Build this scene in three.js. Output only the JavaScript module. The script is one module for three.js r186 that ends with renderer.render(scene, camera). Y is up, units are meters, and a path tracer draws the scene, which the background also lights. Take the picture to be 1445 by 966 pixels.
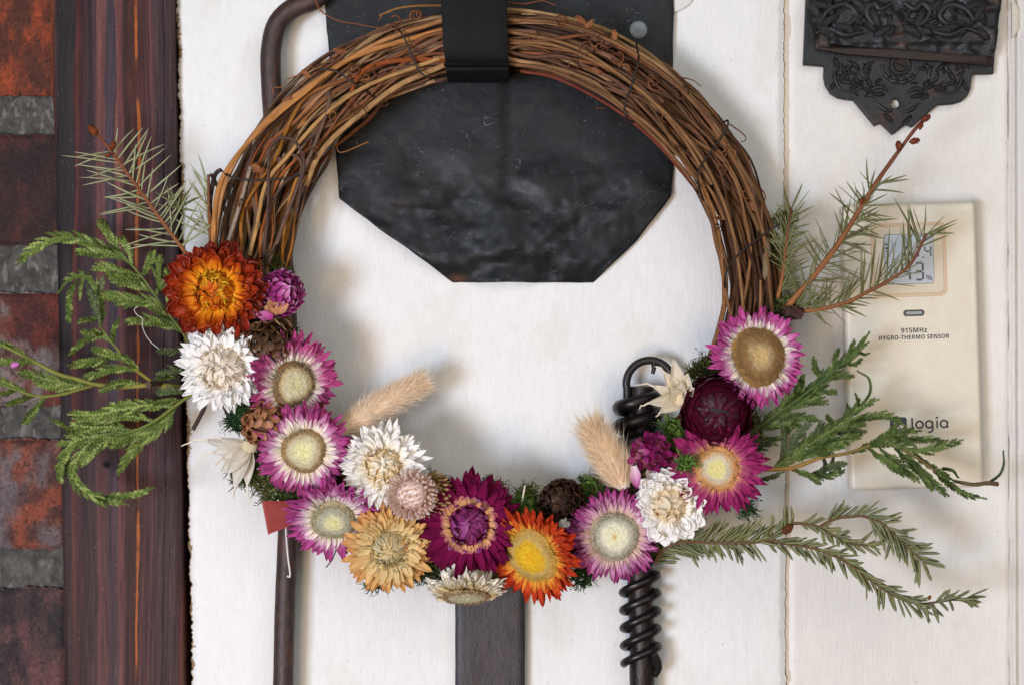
import * as THREE from 'three';
import { mergeGeometries } from 'three/addons/utils/BufferGeometryUtils.js';
import { RoundedBoxGeometry } from 'three/addons/geometries/RoundedBoxGeometry.js';
import { RectAreaLightUniformsLib } from 'three/addons/lights/RectAreaLightUniformsLib.js';

// ---------------------------------------------------------------- camera, light, exposure
const S = 0.0003, D = 0.75;                      // metres per picture unit on the door, camera distance
const scene = new THREE.Scene();
const camera = new THREE.PerspectiveCamera(2 * Math.atan(483 * S / D) * 180 / Math.PI, 1445 / 966, 0.01, 20);
camera.position.set(0, 0, D); camera.lookAt(0, 0, 0);
RectAreaLightUniformsLib.init();
const LIGHTS = [
  // [colour, intensity, w, h, position, target]
  ['#d9e5ff', 45, 0.36, 0.36, [-0.72, -0.22, 1.4], [0, -0.05, 0]],     // doorway daylight from the left, cool
  ['#ffdcb4', 15, 0.36, 0.36, [-0.36, -0.52, 1.3], [0, 0, 0]],         // warm light from below left
  ['#f7f5f2', 1.6, 2.4, 1.8, [0.4, 0.6, 1.8], [0, 0, 0]],              // pale porch, broad and soft
];
for (const [c, i, w, h, p, t] of LIGHTS) {
  const l = new THREE.RectAreaLight(c, i, w, h);
  l.position.set(...p); l.lookAt(...t); scene.add(l);
}
const renderer = new THREE.WebGLRenderer({ antialias: true });
renderer.toneMapping = THREE.LinearToneMapping;
renderer.toneMappingExposure = 1;
renderer.shadowMap.enabled = true;

// ---------------------------------------------------------------- helpers
function rng(seed) { let a = seed >>> 0; return () => { a = (a + 0x6D2B79F5) | 0; let t = Math.imul(a ^ (a >>> 15), 1 | a); t = (t + Math.imul(t ^ (t >>> 7), 61 | t)) ^ t; return ((t ^ (t >>> 14)) >>> 0) / 4294967296; }; }
const hash = (x, y, s) => { let h = Math.imul(x | 0, 374761393) + Math.imul(y | 0, 668265263) + Math.imul(s | 0, 974711); h = Math.imul(h ^ (h >>> 13), 1274126177); return ((h ^ (h >>> 16)) >>> 0) / 4294967296; };
function vn(x, y, s = 0) { const i = Math.floor(x), j = Math.floor(y); let u = x - i, v = y - j; u = u * u * (3 - 2 * u); v = v * v * (3 - 2 * v); return (hash(i, j, s) * (1 - u) + hash(i + 1, j, s) * u) * (1 - v) + (hash(i, j + 1, s) * (1 - u) + hash(i + 1, j + 1, s) * u) * v; }
function fbm(x, y, s = 0, o = 4) { let a = 0.5, r = 0, n = 0; for (let k = 0; k < o; k++) { r += a * vn(x, y, s + k * 17); n += a; x *= 2.03; y *= 2.03; a *= 0.5; } return r / n; }
const sm = (a, b, x) => { x = Math.min(1, Math.max(0, (x - a) / (b - a))); return x * x * (3 - 2 * x); };
const lerp = (a, b, t) => a + (b - a) * t;
const V = (x, y, z) => new THREE.Vector3(x, y, z);
const P = (px, py, z = 0) => { const k = S * (D - z) / D; return V((px - 722.5) * k, (483 - py) * k, z); };
const lin = (c) => { const k = new THREE.Color(c); return [k.r, k.g, k.b]; };
const hex = (c) => [1, 3, 5].map((i) => parseInt(c.slice(i, i + 2), 16));
const mix3 = (a, b, t) => [lerp(a[0], b[0], t), lerp(a[1], b[1], t), lerp(a[2], b[2], t)];
const mul3 = (a, k) => [a[0] * k, a[1] * k, a[2] * k];
function poly(pts) { return (y) => { if (y <= pts[0][0]) return pts[0][1]; for (let i = 1; i < pts.length; i++) if (y <= pts[i][0]) return lerp(pts[i - 1][1], pts[i][1], (y - pts[i - 1][0]) / (pts[i][0] - pts[i - 1][0])); return pts[pts.length - 1][1]; }; }

const used = {};
function numbered(n) { used[n] = (used[n] ?? -1) + 1; return used[n] ? n + '_' + String(used[n]).padStart(3, '0') : n; }
function tag(o, label, category, group) { o.userData.label = label; if (category) o.userData.category = category; if (group) o.userData.group = group; return o; }
function thing(name, label, category, pos = V(0, 0, 0), group) { const o = new THREE.Group(); o.name = numbered(name); o.position.copy(pos); scene.add(o); return tag(o, label, category, group); }
function mesh(name, geo, mat, parent, stuff) { const m = new THREE.Mesh(geo, mat); m.name = name; m.castShadow = m.receiveShadow = true; if (stuff) m.userData.kind = 'stuff'; (parent ?? scene).add(m); return m; }
const std = (o) => new THREE.MeshStandardMaterial(o), phy = (o) => new THREE.MeshPhysicalMaterial(o);

function tex(w, h, fn, srgb = true) {
  const d = new Uint8Array(w * h * 4);
  for (let y = 0; y < h; y++) for (let x = 0; x < w; x++) { const c = fn((x + 0.5) / w, (y + 0.5) / h, x, y), i = (y * w + x) * 4; if (c.length) { d[i] = c[0]; d[i + 1] = c[1]; d[i + 2] = c[2]; } else d[i] = d[i + 1] = d[i + 2] = c; d[i + 3] = 255; }
  const t = new THREE.DataTexture(d, w, h); t.magFilter = t.minFilter = THREE.LinearFilter; t.wrapS = t.wrapT = THREE.RepeatWrapping; if (srgb) t.colorSpace = THREE.SRGBColorSpace; t.needsUpdate = true; return t;
}
const clamp8 = (c) => c.map ? c.map((v) => Math.max(0, Math.min(255, v))) : Math.max(0, Math.min(255, c));

class Geo {                                        // collects vertices, colours and faces
  constructor() { this.p = []; this.c = []; this.u = []; this.i = []; }
  v(x, y, z, c, u = 0, w = 0) { this.p.push(x, y, z); if (c) this.c.push(c[0], c[1], c[2]); this.u.push(u, w); return this.p.length / 3 - 1; }
  f(a, b, c) { this.i.push(a, b, c); }
  q(a, b, c, d) { this.i.push(a, b, c, a, c, d); }
  build(base) { const g = new THREE.BufferGeometry(); g.setAttribute('position', new THREE.Float32BufferAttribute(this.p, 3)); if (this.c.length) g.setAttribute('color', new THREE.Float32BufferAttribute(this.c, 3)); g.setAttribute('uv', new THREE.Float32BufferAttribute(this.u, 2)); g.setIndex(this.i); if (base) g.translate(-base.x, -base.y, -base.z); g.computeVertexNormals(); return g; }
}
// a sheet with front relief, rounded edges and sides; edges L, R as functions of the picture row
function slab({ x0, x1, y0, y1, nx, ny, z, L, R, zf, depth = 0.006, bev = 0.0006, bw = 4, base, T, B, col }) {
  const g = new Geo(), l = L ?? (() => x0), r = R ?? (() => x1), grid = [];
  for (let j = 0; j <= ny; j++) for (let i = 0; i <= nx; i++) {
    const u = i / nx, v = j / ny; let y = lerp(y0, y1, v); const xa = l(y), xb = r(y), x = lerp(xa, xb, u);
    if (T || B) y = lerp(T ? T(x) : y0, B ? B(x) : y1, v);
    const e = Math.min(x - xa, xb - x, y - y0, y1 - y), q = P(x, y, z);
    q.z += (zf ? zf(x, y) : 0) - bev * Math.pow(1 - sm(0, bw, e + 0.01), 1);
    grid.push(g.v(q.x, q.y, q.z, col?.(x, y), (x - x0) / (x1 - x0), 1 - (y - y0) / (y1 - y0)));
  }
  const at = (i, j) => grid[j * (nx + 1) + i];
  for (let j = 0; j < ny; j++) for (let i = 0; i < nx; i++) g.q(at(i, j), at(i, j + 1), at(i + 1, j + 1), at(i + 1, j));
  const ring = []; for (let j = 0; j < ny; j++) ring.push(at(0, j)); for (let i = 0; i < nx; i++) ring.push(at(i, ny)); for (let j = ny; j > 0; j--) ring.push(at(nx, j)); for (let i = nx; i > 0; i--) ring.push(at(i, 0));
  const back = ring.map((k) => g.v(g.p[k * 3], g.p[k * 3 + 1], z - depth, g.c.length ? [g.c[k * 3], g.c[k * 3 + 1], g.c[k * 3 + 2]] : null, g.u[k * 2], g.u[k * 2 + 1]));
  const front = ring.map((k) => g.v(g.p[k * 3], g.p[k * 3 + 1], g.p[k * 3 + 2], g.c.length ? [g.c[k * 3], g.c[k * 3 + 1], g.c[k * 3 + 2]] : null, g.u[k * 2], g.u[k * 2 + 1]));
  for (let k = 0; k < ring.length; k++) { const n = (k + 1) % ring.length; g.q(front[k], back[k], back[n], front[n]); }
  return g.build(base);
}
// tube along world points with a radius function and optional colours
function tube(pts, rad, { seg = 40, rs = 8, col, base, closed = false, cap = true, flat = 1, tension = 0.5 } = {}) {
  const c = new THREE.CatmullRomCurve3(pts, closed, 'catmullrom', tension), g = new Geo(), R = typeof rad === 'function' ? rad : () => rad;
  const fr = c.computeFrenetFrames(seg, closed), len = c.getLength(); let first = 0;
  for (let i = 0; i <= seg; i++) {
    const t = i / seg, p = c.getPointAt(t), N = fr.normals[i], B = fr.binormals[i];
    for (let k = 0; k <= rs; k++) { const a = k / rs * Math.PI * 2, r = R(t, k % rs), x = Math.cos(a) * r, y = Math.sin(a) * r * flat; g.v(p.x + N.x * x + B.x * y, p.y + N.y * x + B.y * y, p.z + N.z * x + B.z * y, col?.(t, k % rs), k / rs * 0.02, t * len); }
  }
  for (let i = 0; i < seg; i++) for (let k = 0; k < rs; k++) { const a = i * (rs + 1) + k; g.q(a, a + 1, a + rs + 2, a + rs + 1); }
  if (cap && !closed) for (const e of [0, seg]) { const p = c.getPointAt(e / seg), m = g.v(p.x, p.y, p.z, col?.(e / seg, 0)); for (let k = 0; k < rs; k++) { const a = e * (rs + 1) + k; const A = g.v(g.p[a * 3], g.p[a * 3 + 1], g.p[a * 3 + 2], col?.(e / seg, k)), n = a + 1, Bv = g.v(g.p[n * 3], g.p[n * 3 + 1], g.p[n * 3 + 2], col?.(e / seg, k)); if (e) g.f(m, A, Bv); else g.f(m, Bv, A); } }
  return g.build(base);
}

// ---------------------------------------------------------------- brick wall
{
  const wall = thing('brick_wall', 'old red brick wall with grey mortar left of the dark wooden post', 'wall');
  const mortarTex = tex(512, 1024, (u0, v) => { const u = u0 * 3, n = fbm(u * 9, v * 60, 3), m = fbm(u * 30, v * 180, 9, 3); const k = 46 + 58 * n + 30 * (m - 0.5); const d = sm(0.6, 0.72, fbm(u * 14 + 7, v * 70, 21)); return clamp8(mix3([k * 1.0, k * 0.96, k * 0.9], [150, 142, 134], d * 0.45)); });
  mesh('mortar', slab({ x0: -270, x1: 92, y0: -60, y1: 1030, nx: 150, ny: 400, z: -0.0025, zf: (x, y) => 0.0028 * (fbm(x / 14, y / 9, 5) - 0.5) + 0.0012 * (fbm(x / 4, y / 4, 6) - 0.5), depth: 0.01 }), std({ map: mortarTex, roughness: 0.95 }), wall);
  const bricks = [ // top, bottom, base colour, second colour, stain colour, stain amount
    [-60, 134, '#8a3c1e', '#6e321c', '#44241a', 0.1], [190, 346, '#341f1c', '#291a1a', '#4a261f', 0.22],
    [414, 572, '#5e2a20', '#43221d', '#77706c', 0.34], [620, 774, '#7c3f2c', '#4a2c26', '#625a5c', 0.36], [830, 1030, '#40302f', '#2c2426', '#66403d', 0.42]];
  bricks.forEach(([a, b, c0, c1, c2, st], k) => {
    const A = hex(c0), B = hex(c1), C = hex(c2);
    const t = tex(500, 300, (u, v) => { const x = u * 24, y = (1 - v) * 12; let c = mix3(A, B, sm(0.35, 0.65, fbm(x * 0.6 + k * 9, y * 0.5, 31 + k))); c = mix3(c, C, sm(0.56 - st * 0.35, 0.76 - st * 0.1, fbm(x * 0.55 + 3 * k, y * 0.28, 77 + k, 5)) * 0.85); const f = fbm(x * 5, y * 4, 51 + k, 4); c = mul3(c, 0.74 + 0.52 * f); if (fbm(x * 4, y * 3, 90 + k, 3) > 0.76) c = mul3(c, 0.6); if (hash(u * 500, v * 300, k) > 0.9988) c = [190, 180, 170]; return clamp8(c); });
    const top = (x) => a + 7 * (fbm(x / 18, k, 12) - 0.5) + 3 * (vn(x / 4, k, 8) - 0.5), bot = (x) => b + 7 * (fbm(x / 18, k + 5, 14) - 0.5) + 3 * (vn(x / 4, k, 9) - 0.5);
    mesh('brick', slab({ x0: -270, x1: 90, y0: a, y1: b, nx: 150, ny: 90, z: 0.001, T: top, B: bot, zf: (x, y) => 0.0012 * (fbm(x / 22, y / 22, 40 + k) - 0.5) + 0.0009 * (fbm(x / 5, y / 5, 44 + k) - 0.5), depth: 0.009, bev: 0.0012, bw: 6 }), std({ map: t, roughness: 0.9 }), wall);
  });
}
// ---------------------------------------------------------------- wooden post
{
  const post = thing('wooden_post', 'dark stained upright wooden post with purple brown grain between brick and white door', 'post');
  const stripes = [[70, '#5b3020'], [76, '#3a2622'], [82, '#211d1e'], [100, '#262022'], [104, '#482624'], [112, '#321f22'], [119, '#2b2224'], [128, '#35282b'], [134, '#573836'], [143, '#553738'], [147, '#3c3238'], [156, '#393038'], [160, '#5c3a38'], [166, '#503030'], [169, '#33211f'], [179, '#3c2420'], [182, '#42261f'], [185, '#3a2321'], [196, '#3d2729'], [201, '#4f3232'], [206, '#3d2e30'], [216, '#352a2c'], [223, '#382b2d'], [232, '#352b2e'], [240, '#3a2a2b'], [244, '#55302a'], [250, '#4a2a24']].map(([x, c]) => { const k = hex(c); return [x, [k[0] * 1.0, k[1] * 0.98, k[2] * 0.95]]; });
  const sc = (x) => { for (let i = 1; i < stripes.length; i++) if (x <= stripes[i][0]) return mix3(stripes[i - 1][1], stripes[i][1], sm(0.15, 0.85, (x - stripes[i - 1][0]) / (stripes[i][0] - stripes[i - 1][0]))); return stripes[stripes.length - 1][1]; };
  const L = (y) => 70 + 18 * (y / 966) + 3 * sm(120, 200, y) + 1.5 * (fbm(y / 30, 1, 3) - 0.5), R = (y) => 243 + 14.5 * (y / 966) + 1.2 * (fbm(y / 20, 2, 4) - 0.5);
  const map = tex(512, 1024, (u, v) => {
    const y = (1 - v) * 1090 - 60; let x = 70 + u * 176; x += 15 * (fbm(x / 50, y / 230, 5) - 0.5) + 2 * (fbm(x / 9, y / 60, 6) - 0.5);
    let c = sc(x); const g = fbm(x / 1.6, y / 60, 8, 3), g2 = fbm(x / 5, y / 300, 10, 3), w = sm(300, 900, y);
    c = mix3(c, [60, 42, 40], 0.45 * w); c = mul3(c, 0.54 + 0.54 * g + 0.38 * g2);
    const ox = Math.abs(x - 183.5); const ow = 1.1 + 0.9 * vn(y / 12, 3, 2); if (ox < ow) c = mix3(c, [150, 82, 36], 0.8 * sm(0.25, 0.5, fbm(y / 60, 8, 2)));
    if (Math.abs(x - 219) < 0.8) c = mul3(c, 0.5);
    c = mul3(c, 0.93 + 0.14 * vn(x * 0.4, y / 2.2, 33));
    if (hash(u * 512, v * 1024, 5) > 0.99985) c = [205, 195, 190];
    const kx = Math.hypot((x - 143) / 1, (y - 655) / 1); if (kx < 6) c = mul3(c, 0.1 + 0.9 * sm(3, 6, kx));
    return clamp8(mul3(c, 1.2)); });
  const bump = tex(512, 1024, (u, v) => { const y = (1 - v) * 1090, x = u * 176; return clamp8(90 * fbm(x / 1.5, y / 80, 8, 3) + 120 * fbm(x / 7, y / 400, 4, 3) - (Math.abs(x + 3 * fbm(x / 40, y / 200, 5) - 151) < 0.8 ? 90 : 0)); }, false);
  mesh('timber', slab({ x0: 68, x1: 260, y0: -60, y1: 1030, nx: 40, ny: 160, z: 0.006, L, R, zf: (x, y) => 0.0006 * (fbm(x / 30, y / 200, 6) - 0.5), depth: 0.065, bev: 0.001, bw: 5 }), phy({ map, bumpMap: bump, bumpScale: 0.00035, roughness: 0.6, specularIntensity: 0.3 }), post);
}
{ const b = mesh('dark_gap', slab({ x0: 200, x1: 330, y0: -80, y1: 1050, nx: 1, ny: 1, z: -0.062, depth: 0.004 }), std({ color: '#5a4636', roughness: 1 })); b.userData.kind = 'structure'; b.name = 'gap_backing'; }
// ---------------------------------------------------------------- white door
const paintBump = tex(1024, 1024, (u, v, x, y) => clamp8(70 * fbm(u * 130, v * 70, 3, 3) + 110 * fbm(u * 24, v * 12, 7, 4) + 60 * vn(u * 330, v * 90, 6)), false);
{
  const door = thing('white_door', 'white painted plank door with rough brushed paint behind the wreath', 'door');
  const Ld = (y) => 248 + 22 * (y / 966) + 5.5 * (fbm(y / 22, 2, 31, 4) - 0.5) + 3.5 * (vn(y / 3.2, 7, 3) - 0.5), Rd = (y) => 1107 + 3.5 * (fbm(y / 26, 9, 41, 4) - 0.5) + 2.2 * (vn(y / 4, 3, 6) - 0.5) + 2 * sm(300, 500, y);
  const paint = (x0, x1, edge, warm) => tex(1280, 1024, (u, v, ix, iy) => {
    const x = lerp(x0, x1, u), y = (1 - v) * 1090 - 60; const n = fbm(x / 120, y / 160, 11), m = fbm(x / 9, y / 16, 13, 3), s = fbm(x / 2.6, y / 14, 15, 3);
    let c = mul3(warm, 0.965 + 0.035 * n + 0.03 * m + 0.028 * s);
    c = mix3(c, [205, 190, 165], 0.13 * sm(0.58, 0.8, fbm(x / 60 + 4, y / 80, 19, 4)));
    const sp = fbm(x / 3.1, y / 3.6, 61, 2); if (sp > 0.9) c = mix3(c, [128, 120, 112], 0.5 * sm(0.9, 0.94, sp));
    if (hash(ix, iy, 3) > 0.99992) c = [120, 105, 95];
    if (edge) { const d = x - Ld(y), e = 1 + 9 * sm(0.5, 0.8, fbm(y / 24, 3, 37, 4)) * fbm(x / 3, y / 3, 38); if (d < e) c = mix3([120, 92, 62], [190, 170, 140], fbm(x / 2.4, y / 5, 39, 3)); }
    else if (x < 1126) { const e = 1.2 + 2.5 * sm(0.5, 0.75, fbm(y / 18, 5, 47, 3)); if (x < 1113 + e) c = mix3(c, [176, 150, 118], 0.5); }
    return clamp8(c); });
  const m1 = phy({ map: paint(240, 1112, true, [228, 227, 222]), bumpMap: paintBump, bumpScale: 0.0003, roughness: 0.62 });
  mesh('plank', slab({ x0: 240, x1: 1112, y0: -60, y1: 1030, nx: 240, ny: 420, z: 0, L: Ld, R: Rd, zf: (x, y) => 0.0006 * (fbm(x / 140, y / 180, 2, 3) - 0.5) + 0.00018 * (fbm(x / 12, y / 20, 4, 3) - 0.5), depth: 0.06, bev: 0.0016, bw: 9 }), m1, door);
  const m2 = phy({ map: paint(1106, 1428, false, [225, 221, 212]), bumpMap: paintBump, bumpScale: 0.00022, roughness: 0.55 });
  mesh('plank', slab({ x0: 1106, x1: 1428, y0: -60, y1: 1030, nx: 100, ny: 300, z: -0.001, L: (y) => Rd(y) + 0.3 + 1.1 * vn(y / 7, 2, 9) * sm(0.4, 0.7, vn(y / 40, 4, 3)), R: (y) => 1423 + 1.0 * (vn(y / 9, 2, 5) - 0.5) + 2.5 * y / 966, zf: (x, y) => 0.0005 * (fbm(x / 100, y / 150, 22, 3) - 0.5) - 0.0009 * (1 - sm(1112, 1122, x)), depth: 0.02, bev: 0.0012, bw: 5 }), m2, door);
  const crack = slab({ x0: 1090, x1: 1130, y0: -60, y1: 1030, nx: 1, ny: 1, z: -0.007, depth: 0.004 }); mesh('joint', crack, std({ color: '#c4bbaa', roughness: 1 }), door);
  const frame = thing('door_frame', 'white painted moulded frame strip at the right edge', 'door frame');
  mesh('backing', slab({ x0: 1410, x1: 1440, y0: -60, y1: 1030, nx: 1, ny: 1, z: -0.0075, depth: 0.004 }), std({ color: '#3c2c22', roughness: 1 }), frame);
  mesh('inner_strip', slab({ x0: 1424, x1: 1439, y0: -60, y1: 1030, nx: 16, ny: 300, z: 0.001, L: (y) => 1425.5 + 2.2 * y / 966 + 2.2 * (vn(y / 26, 1, 2) - 0.5) - 1.2 * sm(0.45, 0.6, vn(y / 34, 5, 8)), R: (y) => 1437 + 2.4 * y / 966, zf: (x, y) => 0.0003 * (fbm(x / 5, y / 20, 3) - 0.5), depth: 0.02, bev: 0.0018, bw: 6 }), m2, frame);
  mesh('outer_strip', slab({ x0: 1436, x1: 1490, y0: -60, y1: 1030, nx: 20, ny: 40, z: 0.005, L: (y) => 1439 + 2.4 * y / 966, depth: 0.02, bev: 0.003, bw: 9 }), m2, frame);
  mesh('paint_blister', slab({ x0: 1429, x1: 1440, y0: 2, y1: 52, nx: 8, ny: 24, z: 0.0035, R: poly([[2, 1434], [15, 1441], [40, 1439], [52, 1432]]), zf: (x, y) => 0.0008 * fbm(x / 4, y / 4, 5), depth: 0.002 }), std({ color: '#cfc5b4', roughness: 0.7 }), frame);
  mesh('paper_tag', slab({ x0: 948, x1: 978, y0: -40, y1: 17, nx: 10, ny: 12, z: 0.0022, R: poly([[-40, 980], [3, 976], [10, 968], [17, 952]]), depth: 0.0006, bev: 0.0002 }), std({ color: '#dedad3', roughness: 0.7 }), door);
}
// ---------------------------------------------------------------- black iron plate, strap, bar, rods
const ironBump = tex(512, 512, (u, v) => clamp8(120 * fbm(u * 60, v * 60, 3, 4) + 110 * fbm(u * 9, v * 9, 5, 3)), false);
{
  const plate = thing('iron_plate', 'large black hammered iron plate with angled lower corners behind the wreath top', 'iron plate');
  const L = (y) => poly([[-60, 456], [0, 458], [280, 478], [330, 545], [350, 574], [398, 638]])(y) + 1.4 * (vn(y / 14, 1, 2) - 0.5), R = (y) => poly([[-60, 951], [250, 949.5], [278, 947], [340, 898], [398, 838]])(y) + 1.4 * (vn(y / 14, 4, 3) - 0.5);
  const dent = (x, y) => { let z = 0.0012 * (fbm(x / 90, y / 80, 3, 3) - 0.5); const w = sm(170, 330, y); z += w * (0.0065 * (vn(x / 66 + 3.3, y / 50, 8) - 0.5) + 0.0028 * (vn(x / 31, y / 25, 9) - 0.5) + 0.0009 * (vn(x / 13, y / 12, 19) - 0.5)); z += 0.0002 * (fbm(x / 14, y / 14, 10) - 0.5); z += 0.0012 * (1 - sm(700, 722, x)) * sm(60, 110, y) * (1 - sm(240, 300, y)) * sm(600, 670, x); const d = Math.hypot((x - 760) / 110, (y - 255) / 22) ; z += 0.0016 * Math.exp(-d * d); return z; };
  const map = tex(640, 512, (u, v, ix, iy) => { const x = 456 + u * 496, y = -60 + (1 - v) * 460, n = fbm(x / 40, y / 40, 3, 4), m = fbm(x / 4, y / 4, 6, 3); let c = mul3([25, 28, 30], 0.75 + 0.5 * n + 0.3 * (m - 0.5)); const sc = sm(0.62, 0.76, fbm(x / 26, y / 16, 15, 4)) * sm(190, 300, y) ; c = mix3(c, [84, 86, 94], 0.5 * sc * (0.4 + m)); const r = sm(0.66, 0.74, fbm(x / 22, y / 22, 25, 3)); c = mix3(c, [54, 42, 36], 0.4 * r); const rr = Math.hypot((x - 645) / 22, (y - 395) / 10); if (rr < 1) c = mix3(c, [110, 66, 44], (1 - rr) * 0.9); if (hash(ix, iy, 9) > 0.9994) c = [140, 142, 146]; const scr = Math.abs(fbm(x / 50 + y / 90, y / 22, 55, 3) - 0.5); if (scr < 0.003 && fbm(x / 30, y / 30, 57, 2) > 0.6) c = [88, 90, 94]; return clamp8(c); });
  const rough = tex(256, 256, (u, v) => clamp8(125 + 100 * fbm(u * 14, v * 14, 33, 5)), false);
  mesh('sheet', slab({ x0: 456, x1: 952, y0: -60, y1: 398, nx: 150, ny: 140, z: 0.004, L, R, B: (x) => 398 + 2.4 * (fbm(x / 34, 2, 9) - 0.5), zf: dent, depth: 0.0036, bev: 0.0004, bw: 3 }), phy({ map, bumpMap: ironBump, bumpScale: 0.0002, roughness: 0.75, roughnessMap: rough, metalness: 0.08, specularIntensity: 0.6 }), plate);
  const nail = new THREE.SphereGeometry(12.4 * S, 28, 10, 0, Math.PI * 2, 0, Math.PI / 2); nail.scale(1, 0.13, 1); nail.rotateX(Math.PI / 2);
  const nt = tex(64, 64, (u, v) => { const n = fbm(u * 9, v * 9, 2); return clamp8(mix3([122, 128, 128], [168, 172, 170], n * 1.3 - 0.2)); });
  const nm = mesh('nail_head', nail, std({ map: nt, roughness: 0.55, metalness: 0.3, bumpMap: ironBump, bumpScale: 0.0003 }), plate); nm.position.copy(P(901, 42, 0.0042));

  const strap = thing('iron_strap', 'broad black iron strap hook that holds the top of the wreath', 'hook');
  const zp = 0.0375, prof = [[-60, zp], [-20, zp], [40, zp], [78, zp - 0.0005], [92, zp + 0.0012], [100, zp - 0.001], [110, zp - 0.006], [113, zp - 0.014], [112, 0.018], [109, 0.007]];
  const g = new Geo(), n = 60, th = 0.0022, cv = new THREE.CatmullRomCurve3(prof.map(([y, z]) => V(0, y, z / S)));
  for (let i = 0; i <= n; i++) { const p = cv.getPointAt(i / n), t = cv.getTangentAt(i / n), nz = V(0, -t.z, t.y).normalize(); const yy = p.y; const xl = poly([[-60, 618], [0, 622], [60, 625], [113, 631]])(yy), xr = poly([[-60, 713], [0, 715], [60, 717], [113, 719]])(yy);
    const z = p.z * S, half = [[xl, 0], [xl + 0.8, 1], [lerp(xl, xr, 0.25), 1.05], [lerp(xl, xr, 0.5), 1.12], [lerp(xl, xr, 0.75), 1.05], [xr - 0.8, 1], [xr, 0], [xr - 0.8, -1], [xl + 0.8, -1]];
    for (const [x, h] of half) { const wob = 0.5 * (vn(yy / 9, x > 670 ? 3 : 8, 2) - 0.5); const q = P(x + wob, yy, z); g.v(q.x, q.y + nz.y * h * th / 2, q.z + nz.z * h * th / 2, null, (x - xl) / 95 * 0.3, i / n * 0.6); } }
  for (let i = 0; i < n; i++) for (let k = 0; k < 9; k++) { const a = i * 9 + k, b = i * 9 + (k + 1) % 9; g.q(a, a + 9, b + 9, b); }
  mesh('strap', g.build(), phy({ color: '#050506', roughness: 0.65, bumpMap: ironBump, bumpScale: 0.0003, metalness: 0.1, specularIntensity: 0.5, side: 2 }), strap);

  const bar = thing('iron_bar', 'flat dark iron bar hanging upright below the wreath', 'iron bar');
  const bm = tex(128, 256, (u, v) => { const k = fbm(u * 6, v * 8, 4, 4), m = fbm(u * 40, v * 30, 6, 3); return clamp8(mix3([46, 47, 52], [66, 56, 54], k).map((c) => c * (0.8 + 0.4 * m))); });
  mesh('flat_bar', slab({ x0: 642, x1: 742, y0: 770, y1: 1030, nx: 24, ny: 40, z: 0.0065, zf: (x, y) => 0.0004 * (fbm(x / 30, y / 50, 3) - 0.5), depth: 0.006, bev: 0.0009, bw: 6, L: (y) => 642 + 0.6 * vn(y / 20, 1, 1), R: (y) => 741 - 0.6 * vn(y / 20, 2, 1) }), phy({ map: bm, bumpMap: ironBump, bumpScale: 0.00015, roughness: 0.5, metalness: 0.35 }), bar);
  bar.userData.label = 'flat dark iron bar hanging upright below the middle of the wreath';
}
const rustTex = tex(256, 512, (u, v) => { const k = fbm(u * 5, v * 16, 4, 4), m = fbm(u * 24, v * 60, 6, 3), r = sm(0.55, 0.75, fbm(u * 8, v * 24, 12, 3)); return clamp8(mix3(mix3([60, 46, 42], [78, 62, 57], k), [96, 58, 40], r * 0.5).map((c) => c * (0.72 + 0.5 * m))); });
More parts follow.
